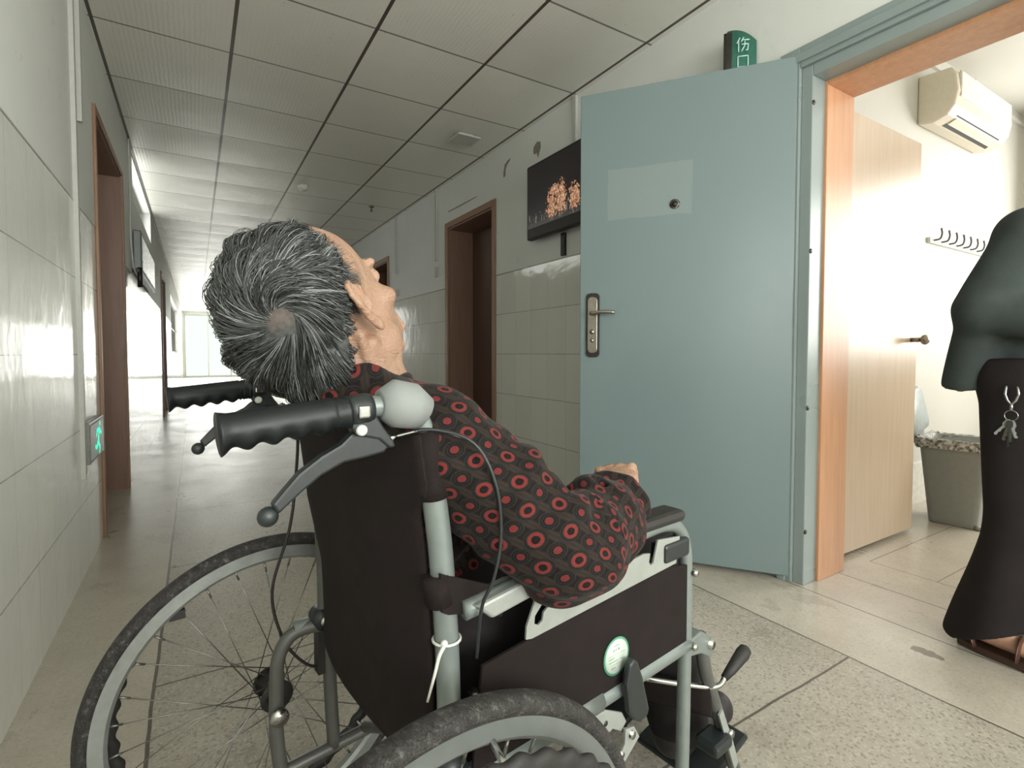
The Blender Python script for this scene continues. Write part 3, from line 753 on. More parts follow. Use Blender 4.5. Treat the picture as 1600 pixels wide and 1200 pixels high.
    MB().tube([(xs - .011, .49, .088), (xs + .011, .49, .088)], .068, 40).cyl((xs - .024, .49, .088), (xs + .024, .49, .088), .007).build('caster_disc', M['plate'], cw)

# white foam wrap on the near bend
foam = MB().tube([(.225, -.016, .9045), (.225, -.0155, .9045), (.225, .000, .905), (.225, .020, .901), (.225, .036, .892), (.225, .0365, .8915)], [.0125, .0165, .0265, .0262, .0205, .015], 28).build('foam_wrap', M['foam'], wc)
MB().tube([(-.225, -.018, .9035), (-.225, -.010, .905), (-.225, .010, .904), (-.225, .032, .897), (-.225, .048, .884)], [.016, .0225, .0255, .0262, .019], 28).build('foam_wrap', M['foam'], wc)

# slung back canvas: sags backwards between the posts, wrapped round them at the top
def back_pt(u, z):                      # u -1..1
    y0 = np.interp(z, [.44, .50, .60, .72, .80, .868], [.068, .070, .068, .060, .050, .040])
    hw = float(np.interp(z, [.44, .60, .655, .70], [.172, .182, .212, .238])) if u < 0 else float(np.interp(z, [.44, .78, .80], [.212, .214, .238]))
    return (hw * u, y0 - .016 - .030 * (1 - abs(u) ** 2.2) * (0.6 + .4 * math.sin((z - .44) * 6)) , z)
v = []; f = []; NU, NZ = 32, 30
def zlow(u): return .445
for side in (0, 1):
    for j in range(NZ + 1):
        for i in range(NU + 1):
            u = -1 + 2 * i / NU; z0 = zlow(u); z = z0 + (.868 - z0) * j / NZ
            x, y, zz_ = back_pt(u, z); v.append((x, y + side * .004, zz_))
W_ = NU + 1; SZ = W_ * (NZ + 1)
for j in range(NZ):
    for i in range(NU):
        a = j * W_ + i; f.append((a, a + 1, a + W_ + 1, a + W_)); f.append((SZ + a, SZ + a + W_, SZ + a + W_ + 1, SZ + a + 1))
bd_ = [i for i in range(W_)] + [j * W_ + NU for j in range(1, NZ + 1)] + [NZ * W_ + i for i in range(NU - 1, -1, -1)] + [j * W_ for j in range(NZ - 1, 0, -1)]
for a, b in zip(bd_, bd_[1:] + bd_[:1]): f.append((a, SZ + a, SZ + b, b))
canvas = MB().add(v, f).build('back_canvas', NY, wc)
for s_ in (1, -1):                       # post sleeves of the canvas
    x = .225 * s_
    pts = [(x, np.interp(z, [.79, .80, .868], [.051, .050, .040]), z) for z in (.792, .81, .83, .85, .872)]
    MB().tube(pts, [.0175, .0180, .0180, .0185, .0175], 20).build('canvas_sleeve', NY, wc)
# black strap round the near post and a white cable tie
MB().tube([(.225, .052, .700), (.225, .060, .665)], .0172, 20).prism([(.050, .706), (.085, .690), (.125, .672), (.150, .648), (.138, .628), (.10, .645), (.06, .655), (.052, .66)], 0, .236, .2405).build('strap', NY, wc)
MB().tube([(.225 + .0165 * math.cos(a), .067 + .0165 * math.sin(a), .618) for a in [R(20 * k) for k in range(18)]], .0018, 6, closed=True).tube(smooth_path([(.238, .056, .619), (.243, .046, .612), (.244, .040, .595), (.244, .030, .566)], 5), [.0028 - .0014 * i / 15 for i in range(16)], 6).sphere((.236, .057, .620), .0045, 10, 8).build('cable_tie', M['tie'], wc)

# seat, side panels, armrest plates, pads
v = []; f = []
MB().box(-.235, .235, .06, .50, .447, .462).build('seat_sling', NY, wc, bevel=.004)
for s_ in (1, -1):
    xs = .243 * s_
    poly = [(.085, .455), (.528, .455), (.528, .598), (.46, .612), (.31, .605), (.10, .585)]
    sp = MB().prism(poly, 0, xs - .002 + .008 * s_, xs + .002 + .008 * s_).build('side_panel', NY, wc)
    xo = xs + .012 * s_
    pm = MB()
    # slotted plate: bottom bar, slanted rear end, hook slots cut as notches
    P_ = [(.165, .596), (.175, .594), (.49, .612), (.50, .655), (.44, .662), (.432, .640), (.428, .628), (.421, .626), (.417, .632), (.420, .645), (.405, .648), (.29, .640), (.288, .624), (.281, .616), (.273, .619), (.272, .630), (.275, .640), (.215, .634), (.195, .622), (.193, .612), (.186, .608), (.179, .612), (.180, .622), (.205, .646), (.215, .655), (.185, .652), (.166, .612)]
    pm.prism(P_, 0, xo - .0015, xo + .0015); pm.build('armrest_plate', M['plate'], wc)
    MB().box(xs - .024, xs + .024, .27, .505, .682, .702).build('armrest_pad', M['rubber'], wc, bevel=.009)
    MB().prism([(.085, .664), (.11, .642), (.17, .650), (.19, .668), (.15, .672)], 0, xs - .018, xs + .018).build('armrest_bracket', M['plate'], wc, bevel=.004)
    MB().box(xs - .014, xs + .018 * s_ + (0 if s_ > 0 else 0), .455, .525, .618, .650).build('front_clip', BP, wc, bevel=.006) if s_ > 0 else None
    for yy_, zz_ in ((.543, .582), (.543, .452), (.092, .552)):
        MB().tube([(xs, yy_, zz_), (xs + .017 * s_, yy_, zz_), (xs + .021 * s_, yy_, zz_)], [.0065, .0065, .004], 14).build('bolt', CR_, wc)
# round maker's sticker on the near panel
xl = .243 + .011
lab = MB().tube([(xl, .343, .508), (xl + .0006, .343, .508)], .0285, 40).build('sticker', simple('sticker_green', (.08, .30, .20), .5), wc)
MB().tube([(xl + .0006, .343, .508), (xl + .0009, .343, .508)], .0252, 40).build('sticker_face', simple('sticker_white', (.52, .60, .53), .5), lab)
lb = MB(); ink = simple('sticker_ink', (.16, .22, .19), .6)
random.seed(5)
for (dz, y0, y1, h, st) in ((.010, -.008, .008, .0040, .0055), (.0165, -.006, .006, .0012, .0022), (.003, -.018, .018, .0004, .04), (-.001, -.017, -.004, .0022, .0025), (-.006, -.017, .002, .0022, .0025), (-.007, .009, .016, .0028, .003), (-.011, -.014, .014, .0004, .04), (-.016, -.012, -.003, .0024, .0026)):
    y = y0
    while y < y1:
        w_ = min(st * .62, y1 - y)
        if h > .001:
            lb.box(xl + .0009, xl + .0011, .343 + y, .343 + y + w_ * .25, .508 + dz - h / 2, .508 + dz + h / 2)
            lb.box(xl + .0009, xl + .0011, .343 + y + w_ * .25, .343 + y + w_, .508 + dz + h * random.choice((-.1, .25)), .508 + dz + h * .42)
            lb.box(xl + .0009, xl + .0011, .343 + y + w_ * .75, .343 + y + w_, .508 + dz - h / 2, .508 + dz + h * .2)
        else: lb.box(xl + .0009, xl + .0011, .343 + y, .343 + min(y + st, y1), .508 + dz, .508 + dz + h)
        y += st
lb.build('sticker_print', ink, lab)

# crossed braces under the seat, their sleeves
for s_ in (1, -1):
    bend([(.235 * s_, .145, .437), (0, .15 + .02 * s_, .325), (-.235 * s_, .155, .205)], .0115, 'cross_brace', SD, sub=4)
    bend([(.235 * s_, .40, .437), (0, .405 + .02 * s_, .325), (-.235 * s_, .41, .205)], .0115, 'cross_brace', SD, sub=4)
MB().cyl((-.10, .135, .335), (.10, .135, .335), .010).build('centre_tube', ST, wc)

# near brake: sleeve on the rail, black lever, link plates
for s_ in (1, -1):
    xb = .243 * s_
    MB().tube([(xb, .235, .448), (xb, .315, .450)], .0165, 24).build('brake_sleeve', AL, wc)
    lv = MB().prism([(.352, .425), (.366, .408), (.378, .400), (.394, .400), (.402, .410), (.396, .430), (.384, .470), (.372, .498), (.362, .506), (.352, .500), (.345, .470)], 0, xb + (.018 if s_ > 0 else -.030), xb + (.030 if s_ > 0 else -.018)).build('brake_handle', BP, wc, bevel=.005)
    a_, b_ = (xb + .012, xb + .016) if s_ > 0 else (xb - .016, xb - .012)
    MB().prism([(.250, .438), (.315, .440), (.352, .420), (.362, .402), (.350, .392), (.330, .405), (.318, .400), (.300, .372), (.312, .352), (.296, .345), (.276, .375), (.262, .400)], 0, a_, b_).build('brake_plate', M['plate'], wc, bevel=.001)
    a2, b2 = (xb + .018, xb + .023) if s_ > 0 else (xb - .023, xb - .018)
    MB().prism([(.352, .398), (.372, .394), (.385, .372), (.330, .335), (.300, .318), (.292, .330), (.335, .358), (.350, .375)], 0, a2, b2).build('brake_link', M['plate'], wc, bevel=.001)
    MB().cyl((a2 - .01, .365, .385), (b2 + .004, .365, .385), .006).cyl((a2 - .01, .34, .366), (b2 + .004, .34, .366), .005).cyl((a2 - .01, .29, .41), (b2, .29, .41), .005).build('brake_bolt', CR_, wc)
    for yy_, zz_ in ((.285, .425), (.30, .405), (.28, .395), (.315, .420)):
        MB().cyl((a_ - .0003 if s_ > 0 else a_ - .0006, yy_, zz_), (b_ + .0006, yy_, zz_), .0042, 10).build('brake_slot', M['black'], wc)
    MB().cyl((.26 * s_, .270, .352), (.345 * s_, .270, .352), .009).build('brake_shoe', M['rubber'], wc)

# swing-away footrests: clevis, hanger tube, release lever with black handle, calf pad, plate
for s_ in (1, -1):
    xf = .225 * s_
    MB().prism([(.55, .445), (.60, .452), (.632, .43), (.645, .400), (.628, .392), (.60, .41), (.55, .42)], 0, xf - .014, xf + .014).build('hanger_clevis', ST, wc, bevel=.003)
    MB().cyl((xf - .02, .628, .418), (xf + .02, .628, .418), .008).build('clevis_bolt', CR_, wc)
    bend([(xf, .615, .435), (xf, .635, .36), (xf, .665, .29), (xf, .70, .215), (xf, .735, .14), (xf, .765, .08)], .0125, 'footrest_hanger', SD)
    MB().prism([(.672, .275), (.71, .20), (.735, .14), (.722, .130), (.69, .20), (.66, .268)], 0, xf + .012, xf + .016).build('hanger_plate', M['plate'], wc)
    MB().cyl((xf + .012, .70, .215), (xf + .022, .70, .215), .008).cyl((xf + .012, .74, .115), (xf + .022, .74, .115), .007).build('plate_bolt', CR_, wc)
    bend([(xf - .06 * s_, .52, .36), (xf - .02 * s_, .60, .335), (xf + .012 * s_, .655, .325), (xf + .014 * s_, .685, .335)], .005, 'release_rod', CR_, 10)
    MB().tube([(xf + .014 * s_, .680, .333), (xf + .016 * s_, .70, .342), (xf + .018 * s_, .74, .360), (xf + .018 * s_, .752, .365), (xf + .018 * s_, .757, .367)], [.007, .0098, .0135, .012, .006], 18).build('release_handle', M['rubber'], wc)
    MB().box(xf - .02 if s_ > 0 else xf - .03, xf + .03 if s_ > 0 else xf + .02, .63, .69, .20, .225).build('hanger_block', BP, wc, bevel=.008)
    MB().box(.02 if s_ > 0 else -.20, .20 if s_ > 0 else -.02, .69, .86, .085, .098, Matrix.Rotation(R(12), 3, 'X')).build('footplate', BP, wc, bevel=.006)
v = []
MB().tube(smooth_path([(-.235, .64, .30), (-.12, .60, .29), (0, .59, .288), (.12, .60, .29), (.235, .64, .30)], 6), .030, 14, flat=.22).build('calf_strap', NY, wc)

# brake cables
bend([(.225, .003, .869), (.242, .040, .874), (.268, .078, .858), (.280, .100, .81), (.282, .106, .75), (.278, .098, .70), (.266, .09, .665), (.255, .09, .60)], .0021, 'brake_cable', M['blkplastic'], 8)
bend([(.225, .000, .868), (.241, .038, .8745), (.262, .070, .864)], .0016, 'bare_cable', CR_, 8)
bend([(-.225, .003, .869), (-.24, .03, .82), (-.255, .03, .72), (-.255, .018, .632), (-.262, -.012, .52), (-.258, .005, .427), (-.25, .042, .37), (-.25, .085, .346)], .0028, 'brake_cable', M['black'], 8)
MB().box(-.262, -.236, .062, .078, .345, .455).build('brake_band_cover', M['black'], wc)

# ---------------------------------------------------------------- organic shapes: implicit surface -> one continuous mesh
def axis_(*seg):
    out = []
    for a, b, st in seg:
        k = max(1, int(round((b - a) / st))); out += list(np.linspace(a, b, k, endpoint=False))
    out.append(seg[-1][1]); return np.array(out, np.float32)

class SDF:
    def __init__(s, xs, ys, zs):
        s.ax = [xs, ys, zs]; s.V = np.full((len(xs), len(ys), len(zs)), .08, np.float32)
    def sub(s, lo, hi):
        sl = []
        for a, l, h in zip(s.ax, lo, hi):
            i0 = int(np.searchsorted(a, l)); i1 = int(np.searchsorted(a, h)); sl.append(slice(max(0, i0 - 1), min(len(a), i1 + 1)))
        g = np.meshgrid(*[a[q] for a, q in zip(s.ax, sl)], indexing='ij')
        return tuple(sl), g
    def comb(s, sl, d, k, op='u'):
        V = s.V[sl]
        if op == 'u':
            h = np.maximum(k - np.abs(V - d), 0) / max(k, 1e-6); s.V[sl] = np.minimum(V, d) - h * h * k * .25
        elif op == 's':
            h = np.maximum(k - np.abs(V + d), 0) / max(k, 1e-6); s.V[sl] = np.maximum(V, -d) + h * h * k * .25
        elif op == 'i':
            s.V[sl] = np.maximum(V, d)
    def cap(s, a, b, ra, rb=None, k=.01, op='u'):
        rb = ra if rb is None else rb
        a = np.array(a, float); b = np.array(b, float); m = max(ra, rb) + k + .012
        sl, (X, Y, Z) = s.sub(np.minimum(a, b) - m, np.maximum(a, b) + m)
        if X.size == 0: return
        d = b - a; L = float(d @ d) + 1e-12
        t = np.clip(((X - a[0]) * d[0] + (Y - a[1]) * d[1] + (Z - a[2]) * d[2]) / L, 0, 1)
        q = np.sqrt((X - a[0] - t * d[0]) ** 2 + (Y - a[1] - t * d[1]) ** 2 + (Z - a[2] - t * d[2]) ** 2) - (ra + (rb - ra) * t)
        s.comb(sl, q, k, op)
    def ell(s, c, r, M_=None, k=.01, op='u'):
        c = np.array(c, float); r = np.array(r, float); m = r.max() + k + .012
        sl, (X, Y, Z) = s.sub(c - m, c + m)
        if X.size == 0: return
        P = np.stack([X - c[0], Y - c[1], Z - c[2]], -1)
        if M_ is not None: P = P @ np.asarray(M_, np.float32)       # columns of M_ are the ellipsoid's axes
        k0 = np.sqrt(((P / r) ** 2).sum(-1)); k1 = np.sqrt(((P / r ** 2).astype(np.float64) ** 2).sum(-1)) + 1e-9
        s.comb(sl, k0 * (k0 - 1) / k1, k, op)
    def torus(s, c, ax, R_, r, k=.01, op='u'):
        c = np.array(c, float); ax = np.array(ax, float); ax /= np.linalg.norm(ax); m = R_ + r + k + .01
        sl, (X, Y, Z) = s.sub(c - m, c + m)
        if X.size == 0: return
        P = np.stack([X - c[0], Y - c[1], Z - c[2]], -1); h = P @ ax; q = np.sqrt(np.maximum((P ** 2).sum(-1) - h * h, 0))
        s.comb(sl, np.sqrt((q - R_) ** 2 + h * h) - r, k, op)
    def mesh(s):
        V = s.V; V[0] = V[-1] = .05; V[:, 0] = V[:, -1] = .05; V[:, :, 0] = V[:, :, -1] = .05
        I = V < 0; nx, ny, nz = V.shape; cs = (nx - 1, ny - 1, nz - 1)
        cells = []; pts = []; quads = []
        for ax in range(3):
            sa = [slice(None)] * 3; sb = [slice(None)] * 3; sa[ax] = slice(0, -1); sb[ax] = slice(1, None)
            A, B = I[tuple(sa)], I[tuple(sb)]
            e = np.argwhere(A != B)
            i0 = e.copy(); i1 = e.copy(); i1[:, ax] += 1
            v0 = V[tuple(i0.T)]; v1 = V[tuple(i1.T)]; t = v0 / (v0 - v1)
            P = np.stack([s.ax[d][i0[:, d]] for d in range(3)], 1).astype(np.float64)
            P[:, ax] += t * (s.ax[ax][i1[:, ax]] - s.ax[ax][i0[:, ax]])
            o1, o2 = (ax + 1) % 3, (ax + 2) % 3
            q = []
            for a, b in ((-1, -1), (0, -1), (0, 0), (-1, 0)):
                c = e.copy(); c[:, o1] += a; c[:, o2] += b
                ci = (c[:, 0] * cs[1] + c[:, 1]) * cs[2] + c[:, 2]
                q.append(ci); cells.append(ci); pts.append(P)
            q = np.stack(q, 1); inside_low = A[tuple(e.T)]
            q[~inside_low] = q[~inside_low][:, ::-1]; quads.append(q)
        cells = np.concatenate(cells); pts = np.concatenate(pts); quads = np.concatenate(quads)
        u, inv = np.unique(cells, return_inverse=True); inv = inv.ravel()
        cnt = np.bincount(inv).astype(float)
        co = np.stack([np.bincount(inv, pts[:, d]) / cnt for d in range(3)], 1)
        return co, np.searchsorted(u, quads)

def np_mesh(name, co, quads, mat, parent=None, smooth_it=0, uv=None):
    if smooth_it:
        E = np.concatenate([quads[:, [0, 1]], quads[:, [1, 2]], quads[:, [2, 3]], quads[:, [3, 0]]]); E = np.concatenate([E, E[:, ::-1]])
        deg = np.bincount(E[:, 0], minlength=len(co))[:, None]
        for _ in range(smooth_it):
            av = np.stack([np.bincount(E[:, 0], co[E[:, 1], d], minlength=len(co)) for d in range(3)], 1) / np.maximum(deg, 1)
            co = co * .5 + av * .5
    me = bpy.data.meshes.new(name)
    me.vertices.add(len(co)); me.vertices.foreach_set('co', co.astype(np.float32).ravel())
    me.loops.add(len(quads) * 4); me.loops.foreach_set('vertex_index', quads.astype(np.int32).ravel())
    me.polygons.add(len(quads)); me.polygons.foreach_set('loop_start', np.arange(0, len(quads) * 4, 4, dtype=np.int32))
    try: me.polygons.foreach_set('loop_total', np.full(len(quads), 4, dtype=np.int32))
    except Exception: pass
    me.polygons.foreach_set('use_smooth', np.ones(len(quads), dtype=bool))
    if uv is not None:
        l = me.uv_layers.new(name='UVMap'); l.data.foreach_set('uv', uv(co, quads).astype(np.float32).ravel())
    me.update(calc_edges=True); me.materials.append(mat)
    o = bpy.data.objects.new(name, me); COL.objects.link(o)
    if parent is not None: o.parent = parent
    return o

def unit(v): v = np.array(v, float); return v / np.linalg.norm(v)
def hand(S, wrist, d, nrm, side, curl=.5, sc=1.0, spread=.10):
    """palm + five fingers; d = direction wrist->fingers, nrm = back of the hand, side = +1 thumb on the cross side"""
    d = unit(d); nrm = unit(np.array(nrm) - d * np.dot(nrm, d)); t = np.cross(d, nrm) * side; w_ = np.array(wrist, float)
    M_ = np.stack([t, d, nrm], 1)
    S.ell(w_ + d * .050 * sc, (.041 * sc, .052 * sc, .0155 * sc), M_, .012)
    S.ell(w_ + d * .030 * sc + t * .020 * sc - nrm * .006, (.020 * sc, .034 * sc, .015 * sc), M_, .012)
    lens = (.068, .077, .072, .056)
    for i in range(4):
        o_ = (.030 - .0205 * i) * sc; kn = w_ + d * (.090 - .004 * abs(i - 1)) * sc + t * o_ + nrm * .004
        ang = 0.0; p = kn; L = lens[i] * sc; r_ = .0088 * sc if i < 3 else .0078 * sc
        S.ell(kn, (.0105 * sc,) * 3, None, .008)
        dd = unit(d + t * spread * (1 - i) * .5)
        for j, (fr_, cu) in enumerate(((.46, .55), (.31, .95), (.23, .6))):
            ang += cu * curl * (1 + .08 * i)
            q = p + (dd * math.cos(ang) - nrm * math.sin(ang)) * L * fr_
            S.cap(p, q, r_ * (1 - .07 * j), r_ * (.94 - .08 * j), .0035); p = q
    p = w_ + d * .020 * sc + t * .030 * sc - nrm * .006
    for j, (L, a) in enumerate(((.040, .75), (.032, .45), (.026, .2))):
        q = p + unit(d * math.cos(a) + t * math.sin(a) - nrm * (.25 + .25 * j) * (curl + .3)) * L * sc
        S.cap(p, q, (.0125 - .0015 * j) * sc, (.0108 - .0015 * j) * sc, .006); p = q

def head(S, H, M_, old=False, ear_sides=(1, -1), sc=1.0):
    """H = centre between the ears, M_ columns = right, face, up"""
    P = lambda x, y, z: H + M_ @ (np.array((x, y, z)) * sc)
    E = lambda x, y, z, rx, ry, rz, k=.015, op='u': S.ell(P(x, y, z), (rx * sc, ry * sc, rz * sc), M_, k, op)
    E(0, -.012, .040, .074, .096, .083); E(0, -.05, .01, .064, .052, .062, .02)
    E(0, .036, -.022, .058, .056, .082, .02); E(0, .030, -.072, .050, .052, .036, .02); E(0, .076, -.102, .019, .014, .015, .018)
    for s_ in (1, -1):
        E(s_ * .051, .012, -.068, .016, .024, .024, .02)                      # jaw angle
        E(s_ * .048, .058, -.022, .019, .020, .014, .014)                    # cheekbone
        E(s_ * .031, .086, .012, .018, .010, .010, .010, 's')                # eye socket
        E(s_ * .031, .078, .008, .0145, .0125, .0115, .004)                  # lid over the eye
        S.cap(P(s_ * .012, .090, .026), P(s_ * .048, .076, .028), .0075, .006, .010)
        E(s_ * .011, .098, -.040, .008, .010, .008, .006)
        S.cap(P(s_ * .018, .090, -.046), P(s_ * .034, .074, -.072), .0045, .004, .010) if not old else S.cap(P(s_ * .020, .092, -.040), P(s_ * .036, .076, -.078), .004, .004, .008)
    S.cap(P(0, .092, .020), P(0, .114, -.034), .0075, .0105, .010)
    E(0, .113, -.036, .011, .010, .009, .008)
    S.cap(P(-.020, .086, -.064), P(.020, .086, -.064), .0062, None, .004); S.cap(P(-.018, .084, -.075), P(.018, .084, -.075), .0068, None, .004)
    S.cap(P(-.019, .095, -.0695), P(.019, .095, -.0695), .0022, None, .003, 's')
    for s_ in ear_sides:                                                     # ears, standing a little off the head
        ang = R(28)
        c0 = P(s_ * .071, -.006, -.004)
        eo = M_ @ np.array((s_ * math.sin(ang), -math.cos(ang), 0)); eu = M_ @ unit((0, -.16, 1)); en = unit(np.cross(eo, eu)) * s_
        if en @ (M_ @ np.array((s_, 0, 0))) < 0: en = -en
        Me = np.stack([eo, eu, en], 1); Q = lambda a, b, c=0.0: c0 + (eo * a + eu * b + en * c) * sc
        S.ell(Q(.012, .0), (.017 * sc, .031 * sc, .0052 * sc), Me, .005)
        rim = [(.001, .010), (.004, .024), (.013, .0335), (.023, .031), (.0295, .020), (.030, .006), (.0255, -.008), (.019, -.020), (.013, -.029)]
        for a, b in zip(rim[:-1], rim[1:]):
            S.cap(Q(*a, .003), Q(*b, .003), .0038 * sc, None, .003)
        S.ell(Q(.012, -.032, .002), (.0085 * sc, .0105 * sc, .0052 * sc), Me, .006)
        S.ell(Q(.009, -.004, .008), (.0085 * sc, .013 * sc, .0075 * sc), Me, .003, 's')
        S.cap(Q(.020, -.008, .003), Q(.019, .020, .003), .0028 * sc, None, .003)
        S.cap(Q(-.001, -.008, .005), Q(-.002, -.001, .005), .0042 * sc, None, .003)
        S.cap(Q(-.004, .006, -.002), P(s_ * .070, -.004, .012), .008 * sc, None, .008)

skin_n = NT('aged_skin'); n = skin_n; p = n.pos()
c = n.ramp(n.noise(p, 14, 5, .6), [(.3, (.30, .178, .120)), (.7, (.38, .240, .165))])
c = n.mix(n.math('MULTIPLY', n.math('GREATER_THAN', n.noise(p, 75, 4, .6), .64), .45), c, (.30, .13, .075))
c = n.mix(n.math('MULTIPLY', n.math('GREATER_THAN', n.noise(p, 26, 4, .6), .62), .22), c, (.42, .16, .11))
wr = n.noise(n.scale(p, (1, 1, 2.2)), 95, 4, .65)
n.bump(n.math('ADD', wr, n.math('MULTIPLY', n.noise(n.scale(p, (60, 60, 14)), 1.0, 3), 1.5)), .8, .003)
n.b.inputs['Subsurface Weight'].default_value = .12; n.b.inputs['Subsurface Radius'].default_value = (.010, .004, .002)
n.b.inputs['Subsurface Scale'].default_value = 1.0
M['skin'] = n.out(c, .46)
M['skin2'] = simple('skin_tone', (.47, .27, .18), .5, sc=30)

# ---------------------------------------------------------------- old man in the wheelchair (same local axes: x right, y forward)
HC = np.array((.067, -.016, 1.013))                       # head centre
tilt = R(47)
e_r, e_f, e_u = np.array((.622, .783, 0)), np.array((-.783, .622, 0)), np.array((0, 0, 1.))   # turned left, tipped back and sideways
fy_ = unit(.31 * e_r + .53 * e_u + .80 * e_f)
uz = -.45 * e_r + .80 * e_u - .40 * e_f; uz = unit(uz - fy_ * (uz @ fy_)); ux = np.cross(fy_, uz)
HM = np.stack([ux, fy_, uz], 1)
NB = np.array((.078, .030, .905))                          # neck base
SR, SL = np.array((.178, .085, .845)), np.array((-.135, .09, .835))
ER, WRR = np.array((.282, .215, .709)), np.array((.190, .430, .708))
EL, WLL = np.array((-.215, .23, .72)), np.array((.02, .44, .66))
HIPR, HIPL = np.array((.09, .16, .545)), np.array((-.09, .16, .545))
KR, KL = np.array((.11, .60, .545)), np.array((-.12, .60, .545))
AR, ALf = np.array((.11, .73, .175)), np.array((-.11, .73, .175))

S = SDF(axis_((-.32, -.07, .007), (-.07, .19, .0025), (.19, .33, .006)), axis_((-.19, .13, .0025), (.13, .37, .008), (.37, .60, .004), (.60, .95, .009)), axis_((.08, .62, .011), (.62, .80, .004), (.80, .87, .006), (.87, 1.17, .0025)))
head(S, HC, HM, True, sc=.96)
LP = lambda x, y, z: HC + HM @ np.array((x, y, z))
S.cap(LP(0, -.030, -.045), NB, .047, .048, .03)
S.cap(LP(0, .02, -.075), NB + np.array((0, .020, .01)), .034, .038, .02)
S.cap(LP(.056, -.020, -.052), NB + np.array((.018, .035, .0)), .0085, .008, .010)     # neck tendon
S.cap(LP(-.056, -.020, -.052), NB + np.array((-.018, .035, .0)), .0085, .008, .010)
S.cap(LP(.050, .018, -.085), NB + np.array((.020, .036, .01)), .006, .006, .008)         # loose skin fold
S.cap(LP(.060, -.035, -.030), NB + np.array((.032, .010, .0)), .007, .007, .008)
S.cap(NB + np.array((0, .02, -.02)), (.01, .15, .74), .038, .07, .04); S.ell((0, .15, .72), (.13, .07, .13), None, .04)
S.cap(SR + np.array((-.02, .02, -.02)), SL + np.array((.02, .01, -.02)), .038, .038, .03); S.cap((.0, .165, .70), (0, .18, .56), .085, .09, .05)
for a, b, c_, sx in ((SR, ER, WRR, 1), (SL, EL, WLL, -1)):
    S.cap(a, b, .040, .032, .02); S.cap(b, c_, .031, .023, .012)
hand(S, WRR + unit(WRR - ER) * .0 + np.array((-.012, 0, .012)), (-.65, .75, .28), (-.1, -.2, 1), -1, 1.2, .96)
hand(S, WLL + unit(WLL - EL) * .01, (1.0, .5, -.05), (0, 0, 1), 1, .6, .96)
for h_, k_, a_, sx in ((HIPR, KR, AR, 1), (HIPL, KL, ALf, -1)):
    S.cap(h_, k_, .070, .048, .03); S.cap(k_, a_, .046, .030, .015); S.cap(a_, a_ + np.array((0, .0, -.035)), .030, .028, .01)
    S.cap(a_ + np.array((0, -.02, -.045)), a_ + np.array((.01 * sx, .13, -.055)), .026, .022, .02)
X, Y, Z = np.meshgrid(*S.ax, indexing='ij')
S.V = np.maximum(S.V, np.where((Z < .90) & (np.abs(X) < .236), .030 - np.clip(Z - .86, 0, .04) - Y, -1).astype(np.float32))
co, q = S.mesh()
man = np_mesh('person', co, q, M['skin'], None, 1)
man.location = CO; man.rotation_euler = (0, 0, CRZ)
tag(man, 'grey-haired old person in a red-ringed dark shirt, head tipped back, sitting in the wheelchair', 'person')
for s_ in (1, -1):
    pe = LP(.0298 * s_, .0735, .0077); MB().sphere(tuple(pe), .0105, 16, 10).build('eye', simple('eye_white', (.6, .57, .52), .2), man)

# hair: a shaped mass with combed strands over it
n = NT('grey_hair_mass'); p = n.pos()
wp = HC + HM @ np.array((0, -.035, .025)) + unit(.10 * e_r - .20 * e_u - .97 * e_f) * .078
dd_ = n.n('ShaderNodeVectorMath', operation='DISTANCE'); n.set(dd_, 0, p); dd_.inputs[1].default_value = tuple(wp)
sc_ = n.math('SUBTRACT', 1.0, n.math('SMOOTH_MIN', n.math('DIVIDE', n.math('ADD', dd_.outputs[1], n.math('MULTIPLY', n.noise(p, 60, 3), .022)), .030), 1.0, .2), clamp=True)
c = n.mix(n.math('MULTIPLY', sc_, .75), n.ramp(n.noise(p, 200, 4), [(.3, (.030, .032, .031)), (.7, (.075, .078, .076))]), (.20, .13, .10))     # thin patch of scalp at the whorl
n.bump(n.noise(p, 900, 2), .5, .001)
DH = n.out(c, .7)
hs = SDF(axis_((-.10, .17, .003)), axis_((-.20, .10, .003)), axis_((.88, 1.18, .003)))
hs.ell(LP(-.006, -.020, .036), (.074, .094, .078), HM, .01)
hs.ell(LP(-.016, -.056, .004), (.069, .056, .068), HM, .03)
hs.ell(LP(0, -.068, -.036), (.050, .036, .036), HM, .03)
# cut along the hairline: everything in front of a bent surface is face, ears and neck
X, Y, Z = np.meshgrid(*hs.ax, indexing='ij')
L_ = (np.stack([X, Y, Z], -1) - HC) @ HM
lx_, ly_, lz_ = L_[..., 0], L_[..., 1], L_[..., 2]
def hairline(z, x):                                        # local y where the hair starts
    return np.interp(z, [-.10, -.06, -.03, 0, .03, .06, .085, .11, .14], [-.076, -.062, -.044, -.034, -.024, -.012, .0, .012, .012]) - .22 * np.maximum(0, .045 - np.abs(x)) * (z > .09)
hd = (ly_ - hairline(lz_, lx_)) * .8
hs.V = np.maximum(hs.V, hd.astype(np.float32)); hs.V = np.maximum(hs.V, (-.088 - lz_).astype(np.float32))
inner = SDF(*hs.ax); inner.ell(LP(0, -.010, .034), (.064, .084, .070), HM, .01)
hs.V = np.maximum(hs.V, -inner.V - .0)
co, q = hs.mesh()
hair = np_mesh('hair', co, q, DH, man, 2)

random.seed(11); rng = np.random.default_rng(11)
